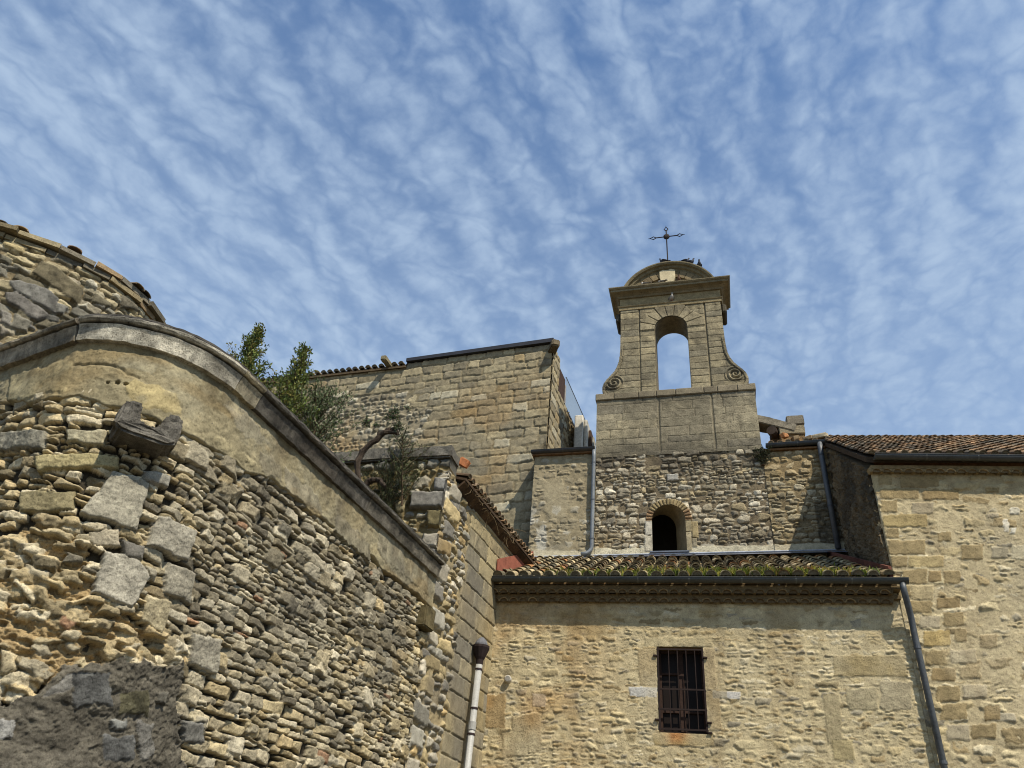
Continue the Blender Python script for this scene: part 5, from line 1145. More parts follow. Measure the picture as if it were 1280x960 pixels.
# ------------------------------------------------------------------ nave wall right of the tower
t_nave = thing('nave_wing', 'short rubble wing with a gutter between the bell tower and the right building', 'building', (2.1, YT + 0.5, 0))
def build_nave():
    rng = random.Random(131); XE = 3.02
    F = Field(X1 + 0.004, XE, 9.0, 12.10, 0.016, PT, 91); U, V, PX, PY = F.U, F.V, F.PX, F.PY
    F.base(0.02, (126, 112, 84), 0.012, 5, 6)
    pal = palette([((168, 156, 126), 4), ((152, 141, 114), 3), ((184, 174, 146), 2), ((158, 142, 106), 2)], 0.08)
    F.rubble((X1, XE, 9.3, 12.1), (0.10, 0.19), (0.9, 2.4), pal, (0.035, 0.07), rng, gap=0.007, wav=0.06, split=0.3, jit=0.02, dens=0.95, edge=0.014, rough=0.018, tilt=0.12, warp=0.06, cut=0.68, facets=1)
    och = sstep(11.1, 11.6, V + (fbm(U, V, 2, 3, 5) - .5) * .6); F.paint(och, (160, 138, 98), 0.45)
    dk = sstep(10.75, 10.5, V) * sstep(2.42, 2.46, U) ; F.paint(dk, (76, 70, 58), 0.7)  # shadow of the right building, painted into the stone colour low on the right
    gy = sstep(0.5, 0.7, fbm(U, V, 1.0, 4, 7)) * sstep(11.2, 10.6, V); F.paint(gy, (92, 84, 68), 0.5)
    fil = sstep(9.56, 9.50, V + (fbm(U, V * 0, 3, 3, 3) - .5) * 0.12); F.H = np.where(fil > 0.4, 0.055 + F.nz * 0.01, F.H); F.paint(fil, (196, 186, 156), 0.9)
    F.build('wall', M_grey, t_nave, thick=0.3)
    gutter('gutter', PT, X1 + 0.10, XE, 12.24, 12.27, 0.13, t_nave, 0.075, (62, 64, 64))
    mb = MB(); mb.box((X1 + 0.005, YT - 0.10, 12.105), (XE, YT + 0.3, 12.15), lin((126, 94, 62)));
    mb.add([(X1 + .005, YT + 0.0, 12.22), (XE, YT, 12.22), (XE, YT + 3, 12.75), (X1 + .005, YT + 3, 12.75), (X1 + .005, YT, 12.16), (XE, YT, 12.16), (XE, YT + 3, 12.6), (X1 + .005, YT + 3, 12.6)], [(0, 1, 2, 3), (7, 6, 5, 4), (0, 4, 5, 1), (1, 5, 6, 2)], lin((120, 94, 66)))
    tile_slope(mb, np.array([X1 + 0.15, YT - 0.12, 12.23]), np.array([1., 0, 0]), np.array([0, math.cos(.17), math.sin(.17)]), 6, 4, 0.21, 0.36, rng, TILE_RED, 0.078)
    # broken tiles and mortar lumps heaped at the junction of the roofs
    for k in range(16):
        p = np.array([rng.uniform(1.85, 3.0), YT + rng.uniform(-0.05, 0.7), 12.42 + rng.uniform(0, 0.16)]); a = rng.uniform(0, 3); ax = np.array([math.cos(a), math.sin(a), rng.uniform(-.3, .3)]); ax /= np.linalg.norm(ax); az = np.cross(ax, [0, 1, 0.2]); az /= np.linalg.norm(az); ay = np.cross(az, ax)
        s_ = rng.uniform(0.08, 0.2); mb.box((-s_, -s_ * .6, -0.06), (s_, s_ * .6, 0.06), lin(rng.choice(((176, 124, 82), (150, 130, 100), (128, 100, 72), (184, 170, 140)))), (p, ax, ay, az), 0.015, rng, 0.02)
    mb.build('tile_roof', M_tile, t_nave)
    mb = MB(); mb.tube([(2.15, YT + 0.45, 12.3), (2.15, YT + 0.45, 12.72)], [0.10, 0.10], 14, lin((120, 110, 90))); mb.tube([(2.15, YT + 0.45, 12.72), (2.15, YT + 0.45, 12.80)], [0.15, 0.14], 14, lin((110, 100, 84)))
    P0 = PT.at(2.80, 0.14, 12.22); P1 = PT.at(2.79, 0.15, 11.95); P2 = PT.at(2.79, 0.15, 11.2); P3 = PT.at(2.80, 0.14, 9.35)
    downpipe('downpipe', [P0] + bend(P0 * .2 + P1 * .8, P1, P1 * .8 + P2 * .2, 4) + [P2, P3], 0.066, t_nave, (80, 84, 88), [(P1 * .9 + P2 * .1, P1 * .86 + P2 * .14), (P2 * .6 + P3 * .4, P2 * .58 + P3 * .42)], (60, 64, 70))
build_nave()

t_beam = thing('flying_buttress', 'weathered stone lintel and pier bridging from the bell tower to the wing roof', 'buttress', (2.2, YT + 0.5, 12.3))
fB = (np.array([0, YT + 0.15, 0]), np.array([1., 0, 0]), np.array([0, 1., 0]), UP)
def beam_fr():
    p = atY(944, 522, YT + 0.15); q = atY(990, 533, YT + 0.15); ax = q - p; L = np.linalg.norm(ax); ax /= L; return (p, ax, np.array([0, 1., 0]), np.cross(ax, np.array([0, 1., 0]))), L
frb, Lb = beam_fr()
rough_block('lintel', (-0.02, 0.0, -0.11), (Lb + 0.10, 0.5, 0.12), frb, (138, 130, 112), M_grey, t_beam, 0.02, 0.08, 61, 0.02)
a = atY(974, 540, YT + 0.15); b = atY(1004, 518, YT + 0.15)
rough_block('pier_stone', (a[0], 0.02, a[2] - 0.06), (b[0] - 0.02, 0.55, b[2] - 0.30), fB, (150, 138, 112), M_grey, t_beam, 0.015, 0.08, 62, 0.02)
rough_block('pier_stone', (a[0] + 0.22, 0.0, b[2] - 0.29), (b[0] + 0.0, 0.5, b[2] + 0.0), fB, (128, 120, 104), M_grey, t_beam, 0.015, 0.08, 63, 0.02)
rough_block('pier_stone', (a[0] + 0.02, 0.06, 12.25), (b[0] - 0.05, 0.6, a[2] - 0.07), fB, (138, 112, 78), M_grey, t_beam, 0.02, 0.08, 64, 0.02)
rough_block('pier_stone', (a[0] - 0.20, 0.25, 12.3), (a[0] - 0.01, 0.65, a[2] + 0.25), fB, (110, 92, 70), M_dark, t_beam, 0.02, 0.08, 65, 0.02)
mb = MB(); pc = atY(965, 540, YT + 0.25); mb.tube([pc + np.array([-0.02, -.1, 0]), pc + np.array([0.12, 0.25, 0])], 0.13, 14, lin((74, 62, 52))); mb.build('pipe_stub', M_iron, t_beam)

# ------------------------------------------------------------------ tall building behind
t_back = thing('back_building', 'long tall ashlar building behind, with black gutter, tiled edge and a glass balustrade', 'building', (-10, 21.5, 0))
YB = 18.45; XB = float(atY(691, 432, YB)[0])
def build_back():
    rng = random.Random(141); ang = math.radians(-4.2)
    dB = np.array([math.cos(ang), math.sin(ang), 0]); C0 = np.array([XB, YB, 0.0]); WL = 12.4; P = line_path(C0 - dB * WL, dB)
    uB = lambda px, py: P.uv(px, py)
    ztop = lambda u: np.where(u > uB(510, 452)[0], np.interp(u, [uB(510, 452)[0], WL], [uB(510, 455)[1], uB(690, 431)[1]]), np.interp(u, [uB(390, 470)[0], uB(492, 457)[0]], [uB(390, 473)[1], uB(490, 462)[1]]))
    F = Field(0, WL, 9.0, 18.3, 0.027, P, 96); U, V, PX, PY = F.U, F.V, F.PX, F.PY
    F.base(0.008, (136, 125, 98), 0.014, 5, 4)
    pal = palette([((162, 150, 120), 4), ((152, 141, 114), 3), ((172, 160, 128), 2), ((142, 133, 110), 2), ((184, 176, 150), 1), ((160, 142, 106), 0.6)], 0.05)
    z = 9.0
    while z < 18.3:
        h = rng.choice((0.24, 0.28, 0.33, 0.30)); u = -rng.uniform(0, 0.5)
        while u < WL:
            w = rng.uniform(0.35, 0.95); px, py = PX[min(int((z - 9) / F.du), F.U.shape[0] - 1), min(max(int((u + w / 2) / F.du), 0), F.U.shape[1] - 1)]  if False else (0, 0)
            F.stone(u + w / 2, z + h / 2, w / 2 - 0.004, h / 2 * rng.uniform(0.9, 1.0) - 0.004, rng.uniform(0.020, 0.040), pal(rng), rng, rot=rng.gauss(0, .008), edge=0.012, rough=0.016, tilt=0.03, warp=0.08, cut=0.9); u += w
        z += h
    # patch of small rubble on the left
    rp = [(360, 502), (505, 490), (545, 506), (525, 540), (560, 580), (520, 600), (400, 600), (350, 560)]; m = inpoly(PX, PY, rp) & (fbm(U, V, 1.2, 3, 4) > 0.36)
    F.H[m] = (0.0 + F.nz * 0.04)[m]; F.C[m] = lin((146, 136, 112))
    def okr(u, v):
        i, j = int(u / F.du), int((v - 9) / F.du); return 0 <= i < F.U.shape[1] and 0 <= j < F.U.shape[0] and m[j, i]
    F.rubble((0, WL, 9, 18), (0.12, 0.22), (0.9, 2.0), palette([((160, 150, 126), 3), ((180, 172, 150), 2), ((134, 126, 106), 2)], 0.07), (0.03, 0.06), rng, gap=0.014, ok=okr, wav=0.05, edge=0.03, rough=0.02, tilt=0.15, warp=0.1, cut=0.6, dens=0.9)
    och = sstep(0.5, 0.7, fbm(U, V, 0.55, 4, 5)) * sstep(9.5, 11.5, V) * sstep(16, 14, V); F.paint(och, (176, 140, 86), 0.35)
    gy = sstep(0.48, 0.7, fbm(U, V * 0.6, 0.5, 4, 6)); F.paint(gy, (126, 120, 102), 0.45)
    dk = np.exp(-((U - WL) / 0.35) ** 2) * sstep(17.4, 16.5, V) * sstep(0.3, 0.6, fbm(U, V, 1.5, 4, 8)); F.paint(dk, (58, 54, 46), 0.6)
    dk2 = np.exp(-((PX - 672) / 14.0) ** 2) * sstep(560, 600, PY) * sstep(0.3, 0.6, fbm(U, V, 1.0, 4, 18)); F.paint(dk2, (56, 52, 44), 0.6)
    br = np.exp(-(((PX - 560) * 0.5 + (PY - 530) * 0.9) / 12.0) ** 2) * 0.5; F.paint(br, (132, 104, 62), 0.3)
    F.mask = V <= (ztop(F.u)[None] + 0.02)
    F.build('wall', M_wall, t_back, thick=0.0)
    # flank on the right
    dS = np.array([math.sin(math.radians(4.2)), math.cos(math.radians(4.2)), 0.0]); P2 = line_path(C0, dS)
    zc = float(ztop(np.array([WL - 0.01]))[0])
    uA, zA = P2.uv(698, 490); uE, zE = P2.uv(722, 560); u1, _ = P2.uv(697.5, 480)
    G = Field(0, 7.0, 9.0, zc + 0.02, 0.03, P2, 97); G.base(0.0, (140, 126, 94), 0.014, 5, 4); z = 9.0
    while z < 18.3:
        h = rng.choice((0.24, 0.28, 0.33)); u = -rng.uniform(0, 0.5)
        while u < 1.6:
            w = rng.uniform(0.35, 0.8); G.stone(u + w / 2, z + h / 2, w / 2 - 0.01, h / 2 - 0.01, 0.035, pal(rng), rng, rot=0, edge=0.02, rough=0.01, tilt=0.02, cut=0.94); u += w
        z += h
    G.rubble((1.4, 7.0, 9, 18), (0.12, 0.22), (0.9, 2.0), palette([((128, 112, 84), 3), ((110, 96, 72), 2)], 0.08), (0.03, 0.07), rng, gap=0.014, edge=0.03, rough=0.02, tilt=0.15, warp=0.1, cut=0.6)
    zp = np.where(G.u < u1, zc, zA); G.mask = G.V <= zp[None] + 0.01
    G.build('flank_wall', M_wall, t_back, thick=0.0)
    # roof structures
    frB = (P.p0, P.d, P.n, UP); uS = uB(510, 452)[0]; zs0, zs1 = float(ztop(np.array([uS + .05]))[0]), zc
    mb = MB(); q = [P.at(uS, 0.14, zs0 + 0.02), P.at(WL + 0.05, 0.14, zs1 + 0.02), P.at(WL + 0.05, 0.14, zs1 + 0.17), P.at(uS, 0.14, zs0 + 0.15)]; r_ = [p - P.n * 0.5 for p in q]
    mb.add(q + r_, [(0, 1, 2, 3), (7, 6, 5, 4), (0, 4, 5, 1), (1, 5, 6, 2), (2, 6, 7, 3), (3, 7, 4, 0)], lin((44, 42, 44))); mb.build('black_gutter', M_zinc, t_back)
    mb = MB(); zt0 = float(ztop(np.array([uB(392, 470)[0]]))[0]); zt1 = float(ztop(np.array([uS - 0.1]))[0]); ua = uB(392, 470)[0]; sl = (zt1 - zt0) / (uS - ua)
    axx = P.d + UP * sl; axx /= np.linalg.norm(axx); sdd = -P.n * math.cos(.25) + UP * math.sin(.25)
    tile_slope(mb, P.at(0, 0.12, zt0 - sl * ua + 0.02), axx, sdd, int(uS / 0.25), 3, 0.25, 0.36, rng, palette([((96, 88, 70), 3), ((112, 96, 72), 2), ((80, 76, 64), 2)], 0.1), 0.10)
    A = [P.at(0, 0.1, zt0 - sl * ua + 0.03), P.at(uS, 0.1, zt1 + 0.03), P.at(uS, -5, zt1 + 1.2), P.at(0, -5, zt0 - sl * ua + 1.2)]; B = [p - UP * 0.08 for p in A]
    mb.add(A + B, [(0, 1, 2, 3), (7, 6, 5, 4), (0, 4, 5, 1), (1, 5, 6, 2), (2, 6, 7, 3), (3, 7, 4, 0)], lin((92, 78, 58))); mb.build('tile_roof', M_tile, t_back)
    mb = MB(); mb.box((0.05, -7.5, 0), (uS, -0.02, zt0 - 0.05), lin((110, 98, 74)), frB); mb.box((uS, -7.5, 0), (WL - 0.04, -0.03, zA - 0.08), lin((110, 98, 74)), frB); mb.box((WL - 0.8, -max(0.3, u1 - 0.03), 0), (WL - 0.012, -0.012, zc - 0.02), lin((140, 128, 100)), frB); mb.build('wall_core', M_wall, t_back)
    mb = MB(); mb.box((uS, -0.35, zs0 - 0.4), (WL - 0.03, -0.02, zs0), lin((120, 108, 84)), frB); mb.build('parapet', M_wall, t_back)
    # stone spouts
    s = uB(487, 457); fr = (P.at(s[0], 0, s[1]), P.d, P.n, UP); rough_block('roof_spout', (-0.10, -0.1, -0.11), (0.10, 0.50, 0.08), fr, (138, 128, 100), M_grey, t_back, 0.02, 0.08, 71, 0.03)
    p = np.array([XB, YB, zc - 0.20]); dd = np.array([0.45, -0.89, 0.0]); fr = (p, np.array([dd[1], -dd[0], 0]) * -1, dd, UP); rough_block('corner_spout', (-0.13, -0.15, -0.13), (0.13, 0.42, 0.12), fr, (112, 102, 82), M_grey, t_back, 0.02, 0.08, 72, 0.04)
    # terrace parapet: dark door panel, glass balustrade, flat ventilation boxes
    fr2 = (P2.p0, P2.d, P2.n, UP); ud = P2.uv(706, 490)[0]; zd = P2.uv(698, 444)[1]
    mb = MB(); mb.box((u1 + 0.02, -0.16, zA + 0.01), (ud, 0.0, zc - 0.25), lin((70, 52, 40)), fr2, bev=0.01); mb.build('dark_panel', M_wood, t_back)
    mb = MB(); mb.box((ud + 0.002, -0.14, zA + 0.01), (ud + 0.09, 0.02, zc - 0.45), lin((150, 146, 138)), fr2, bev=0.008); mb.build('panel_post', M_zinc, t_back)
    zg = zA + 1.15; ug = P2.uv(727, 522)[0]
    mb = MB(); mb.box((ud + 0.11, -0.02, zA + 0.02), (7.0, -0.004, zg), (0.5, 0.55, 0.6), fr2); gl = mb.build('glass_balustrade', M_glass, t_back)
    mb = MB(); mb.box((ud + 0.11, -0.03, zg + 0.001), (7.0, 0.006, zg + 0.025), lin((70, 70, 72)), fr2); mb.box((ud + 0.11, -0.04, zA - 0.05), (7.0, 0.02, zA + 0.018), lin((48, 46, 46)), fr2); mb.build('rail', M_zinc, gl)
    return P2, dS
BACK_P2, BACK_D = build_back()
def build_vents():
    t = thing('roof_vent', 'pale grey upright duct box on the terrace between the glass rail and the tower', 'vent', (-3.7, 21.0, 12.6))
    p = atY(716, 560, 20.7); q = atY(727, 522, 20.7); w = (atY(733, 540, 20.7) - atY(717, 540, 20.7))[0]
    mb = MB(); mb.box((p[0] + 0.02, 20.7, 11.5), (p[0] + w * 0.72, 21.4, q[2] + 0.12), lin((214, 208, 192)), bev=0.03); mb.build('duct_panel', M_plaster, t)
    mb = MB(); mb.box((p[0] + w * 0.74, 20.85, 11.5), (p[0] + w * 1.0, 21.45, q[2] + 0.02), lin((206, 200, 184)), bev=0.03); mb.build('duct_panel', M_plaster, t)
    mb = MB(); mb.box((p[0] + w * 1.02, 21.1, 11.5), (p[0] + w * 1.22, 21.5, q[2] - 0.25), lin((84, 64, 50)), bev=0.01); mb.box((p[0] + w * 1.24, 21.2, 11.5), (p[0] + w * 1.42, 21.55, q[2] - 0.45), lin((160, 156, 142)), bev=0.02); mb.build('louvre', M_wood, t)
build_vents()

# ------------------------------------------------------------------ apse on the far left
t_apse = thing('apse', 'curved apse of grey blocks and cream stones edged with thin slabs, top left', 'apse', (-9.0, 6.5, 0))
def build_apse():
    rng = random.Random(151); zT = 8.42
    pts = np.array([(-11.2, 4.35), (-10.0, 4.55), (-9.2, 4.86), (-8.68, 5.20), (-8.26, 5.58), (-7.94, 5.98), (-7.76, 6.40), (-7.78, 6.90), (-8.0, 7.6), (-8.4, 8.4)])
    # smooth polyline
    t = np.concatenate([[0], np.cumsum(np.hypot(*np.diff(pts, axis=0).T))]); Lp = t[-1]
    ds = np.linspace(0, Lp, 400); xs = np.interp(ds, t, pts[:, 0]); ys = np.interp(ds, t, pts[:, 1])
    ker = np.hanning(41); ker /= ker.sum(); pad = lambda a: np.convolve(np.pad(a, 20, mode='reflect', reflect_type='odd'), ker, 'valid'); xs, ys = pad(xs), pad(ys)
    tx, ty = np.gradient(xs), np.gradient(ys); q = np.hypot(tx, ty); tx, ty = tx / q, ty / q
    def path(u):
        u = np.asarray(u, float); x, y = np.interp(u, ds, xs), np.interp(u, ds, ys); a, b = np.interp(u, ds, tx), np.interp(u, ds, ty); k = np.hypot(a, b)
        return np.stack([x, y, x * 0], -1), np.stack([b / k, -a / k, x * 0], -1)
    F = Field(0, Lp, 5.9, zT, 0.014, path, 98); U, V, PX, PY = F.U, F.V, F.PX, F.PY
    F.base(0.0, (122, 110, 84), 0.012, 5, 6)
    cream = palette([((168, 156, 124), 4), ((154, 142, 110), 3), ((178, 168, 140), 2), ((140, 132, 112), 2)], 0.08)
    grey = palette([((112, 110, 102), 3), ((124, 120, 106), 2), ((104, 98, 80), 2), ((136, 132, 120), 1)], 0.07)
    F.rubble((0, Lp, 5.9, 8.42), (0.07, 0.16), (1.2, 3.0), lambda r_, u_, v_: (cream if v_ > 8.05 or r_.random() < 0.45 else grey)(r_), (0.03, 0.045), rng, gap=0.004, wav=0.04, split=0.15, edge=0.012, rough=0.014, tilt=0.1, warp=0.04, cut=0.74, facets=1)
    def uv(px, py):
        d = (PX - px) ** 2 + (PY - py) ** 2; j, i = np.unravel_index(np.argmin(d), d.shape); return F.u[i], F.v[j]
    C = lambda x, y: (x / 4.8, 280 + y / 4.8)
    for px, c in [([(245, 235), (330, 262), (492, 400), (470, 500), (190, 310)], (112, 104, 82)), ([(45, 335), (110, 350), (220, 350), (355, 455), (330, 550), (80, 410)], (120, 118, 110)), ([(30, 420), (90, 415), (190, 480), (300, 560), (215, 590), (40, 480)], (116, 112, 104)),
                  ([(560, 420), (650, 475), (668, 510), (530, 480)], (104, 98, 80)), ([(720, 425), (800, 480), (830, 530), (705, 500)], (108, 102, 86)), ([(85, 250), (190, 290), (170, 310), (75, 265)], (148, 142, 122)), ([(0, 190), (75, 225), (60, 260), (0, 235)], (110, 106, 90)),
                  ([(0, 520), (75, 555), (60, 630), (0, 600)], (118, 114, 104)), ([(90, 545), (200, 595), (150, 650), (60, 630)], (124, 120, 106)), ([(340, 480), (415, 510), (380, 550), (330, 545)], (134, 132, 122)), ([(20, 110), (145, 160), (135, 190), (30, 150)], (182, 166, 124)), ([(0, 620), (60, 650), (0, 690)], (120, 114, 100)), ([(40, 180), (150, 235), (140, 250), (50, 200)], (180, 168, 130))]:
        F.quad([uv(*C(*p)) for p in px], 0.03, c, rng, edge=0.018, rough=0.012, tilt=0.02, warp=0.04, force=True, base=0.035, colvar=0.3)
    for px in [[(510, 340), (570, 360), (575, 400), (515, 375)], [(655, 405), (710, 430), (700, 470), (660, 450)], [(470, 480), (530, 490), (520, 515), (465, 512)]]: F.quad([uv(*C(*p)) for p in px], 0.05, (186, 180, 158), rng, edge=0.02, tilt=0.05, warp=.1, force=True, base=0.02)
    F.H += (fbm(U, V, 36, 3, 307, 0.6) - 0.5) * 0.014; F.build('curved_wall', M_near, t_apse, thick=0.4)
    # eave: two courses of thin slabs, then roof tiles peeping over
    mb = MB(); mt = MB(); u = 0.0
    while u < Lp - 0.1:
        w = rng.uniform(0.28, 0.6); 
        for k in range(2):
            a, b = u + k * 0.13, min(Lp, u + w - 0.012 + k * 0.13); P, Nn = path(np.array([a, b])); c = lin(shade(rng.choice(((168, 155, 122), (152, 138, 106), (130, 123, 106), (150, 130, 100))), rng.uniform(0.75, 1.1)))
            z0 = zT + 0.005 + k * 0.085; o_ = 0.07 + 0.06 * k + rng.uniform(-0.04, 0.05); dz = rng.uniform(-0.02, 0.02)
            v = [P[0] + Nn[0] * o_, P[1] + Nn[1] * (o_ + rng.uniform(-.015, .015)), P[1] - Nn[1] * 0.5, P[0] - Nn[0] * 0.5]
            lo = [p + UP * (z0 + dz * i) for i, p in enumerate(v)]; hi = [p + UP * (z0 + 0.070 + dz * i + rng.uniform(-.01, .01)) for i, p in enumerate(v)]
            mb.add(lo + hi, [(3, 2, 1, 0), (4, 5, 6, 7), (0, 1, 5, 4), (1, 2, 6, 5), (2, 3, 7, 6), (3, 0, 4, 7)], c)
        u += w
    mb.build('eave_slabs', M_near, t_apse)
    u = 0.1
    while u < Lp - 0.2:
        P, Nn = path(np.array([u])); P, Nn = P[0], Nn[0]; tg = np.array([-Nn[1], Nn[0], 0]); s_ = rng.choice((0.12, 0.17, 0.22))
        if rng.random() < 0.4:
            c = lin(shade(rng.choice(((142, 116, 88), (120, 106, 86), (140, 122, 96), (100, 94, 82))), rng.uniform(0.8, 1.15)))
            vs = []; fs = []; sg = 6; L = 0.4
            for y in (0.12, -L):
                for q_ in range(sg + 1):
                    an = math.pi * q_ / sg
                    for tt in (0, 0.016): vs.append(P + tg * math.cos(an) * (0.095 - tt) + Nn * y + UP * (zT + 0.175 + math.sin(an) * (0.05 - tt * 0.7) + (0.12 - y) * 0.25))
            m = (sg + 1) * 2
            for q_ in range(sg):
                a = 2 * q_; b = a + 2; fs += [(a, b, m + b, m + a), (a + 1, m + a + 1, m + b + 1, b + 1), (a, a + 1, b + 1, b)]
            fs += [(0, m, m + 1, 1), (2 * sg, 2 * sg + 1, m + 2 * sg + 1, m + 2 * sg)]
            mt.add(vs, fs, c)
        u += s_ + rng.uniform(0, 0.2)
    Pp, Nn = path(np.linspace(0, Lp, 60)); apex = np.array([-10.2, 8.4, 9.3]); vs = [p - n_ * 0.1 + UP * (zT + 0.18) for p, n_ in zip(Pp, Nn)] + [apex]
    mt.add(vs, [(i, i + 1, 60) for i in range(59)], lin((120, 96, 70))); mt.build('tile_roof', M_tile, t_apse)
    # edge tiles running down the right-hand end
    i = np.argmin((project(np.stack([Pp[:, 0], Pp[:, 1], np.full(60, zT)], -1))[0] - 190) ** 2)
build_apse()

# ------------------------------------------------------------------ plants on the terrace
def leaf(mb, p, d, L, w, c, rng):
    d = d / (np.linalg.norm(d) + 1e-9); s_ = np.cross(d, [rng.gauss(0, 1), rng.gauss(0, 1), rng.gauss(0, 1)]); s_ = s_ / (np.linalg.norm(s_) + 1e-9); n_ = np.cross(d, s_)
    mb.add([p, p + d * L * 0.5 + s_ * w + n_ * w * 0.3, p + d * L, p + d * L * 0.5 - s_ * w + n_ * w * 0.3], [(0, 1, 2, 3)], c)
def shrub(name, label, cat, base, top, rbase, nbr, seed, greens, leafL, leafW, per, cone=True, group=None, low=0.0, stem=0.045):
    rng = random.Random(seed); base, top = np.asarray(base, float), np.asarray(top, float); H = np.linalg.norm(top - base); A = (top - base) / H
    t = thing(name, label, cat, tuple(base), group=group); tr = MB(); fo = MB()
    tr.tube([base + (top - base) * q + np.array([rng.gauss(0, .015), rng.gauss(0, .015), 0]) * H * 0.3 * (1 - q) for q in np.linspace(0, 1, 9)], [stem * (1 - q) + 0.005 for q in np.linspace(0, 1, 9)], 7, lin((92, 76, 58)))
    for k in range(nbr):
        f = low + (1 - low) * (k + rng.random()) / nbr; p = base + (top - base) * f; az = rng.uniform(0, 2 * math.pi)
        R_ = rbase * ((1 - f) ** 1.05 if cone else math.sqrt(max(0.05, 1 - (2 * f - 0.9) ** 2))) + 0.06; R_ *= rng.uniform(0.45, 1.3)
        d = np.array([math.cos(az), math.sin(az), rng.uniform(0.7, 1.5) if cone else rng.uniform(0.5, 1.1)]); d /= np.linalg.norm(d)
        pts = [p]; m = max(3, int(R_ / 0.07) + 2)
        for q in range(m): d = d + np.array([rng.gauss(0, .12), rng.gauss(0, .12), rng.gauss(0.06, .10)]); d /= np.linalg.norm(d); pts.append(pts[-1] + d * R_ * 1.25 / m)
        tr.tube(pts, [0.010 * (1 - i / (len(pts) + .5)) + 0.002 for i in range(len(pts))], 4, lin((86, 76, 56)), cap=False)
        for i in range(1, len(pts)):
            g0 = rng.choice(greens); n = per if i < len(pts) - 1 else per + 4
            for q in range(n):
                pp = pts[i] + np.array([rng.gauss(0, 1), rng.gauss(0, 1), rng.gauss(0, 1)]) * 0.028 + (pts[i - 1] - pts[i]) * rng.random()
                dd = d * 0.6 + np.array([rng.gauss(0, .7), rng.gauss(0, .7), rng.gauss(0.25, .6)]); kk = 1 + rng.gauss(0, 0.16)
                leaf(fo, pp, dd, leafL * rng.uniform(0.7, 1.3), leafW * rng.uniform(0.7, 1.3), lin(tuple(min(255, max(4, x * kk)) for x in g0)), rng)
    tr.build('trunk', M_bark, t); fo.build('foliage', M_leaf, t); return t
GC = ((100, 112, 54), (84, 100, 48), (118, 124, 62), (122, 116, 60), (72, 86, 46)); GB = ((96, 108, 72), (80, 94, 58), (110, 120, 86), (66, 80, 52))
def onterr(px, py, Y, z=6.0):
    p = atY(px, py, Y); return p
a = onterr(325, 412, 8.3); shrub('conical_shrub', 'taller pointed evergreen shrub rising nearest the curved cornice', 'shrub', (a[0] + 0.02, 8.3, 6.0), a, 1.05, 200, 1, GC, 0.058, 0.013, 7, group='shrubs behind the cornice')
a = onterr(381, 436, 8.9); shrub('conical_shrub', 'shorter pointed evergreen shrub with a thin open tip, right of the taller one', 'shrub', (a[0] + 0.05, 8.9, 6.0), a, 1.0, 180, 2, GC, 0.058, 0.013, 7, group='shrubs behind the cornice')
a = onterr(404, 498, 9.0); shrub('olive_bush', 'rounded grey green bush leaning over the cornice beside the pointed shrubs', 'bush', (a[0], 9.0, 6.0), a + np.array([0, 0, 0.1]), 0.62, 120, 3, GB, 0.05, 0.010, 6, cone=False, group='shrubs behind the cornice')
a = onterr(352, 492, 8.5); shrub('olive_bush', 'dense dark green bush between the two pointed shrubs', 'bush', (a[0], 8.5, 6.0), a, 0.5, 90, 8, GC, 0.055, 0.012, 6, cone=False, group='shrubs behind the cornice')

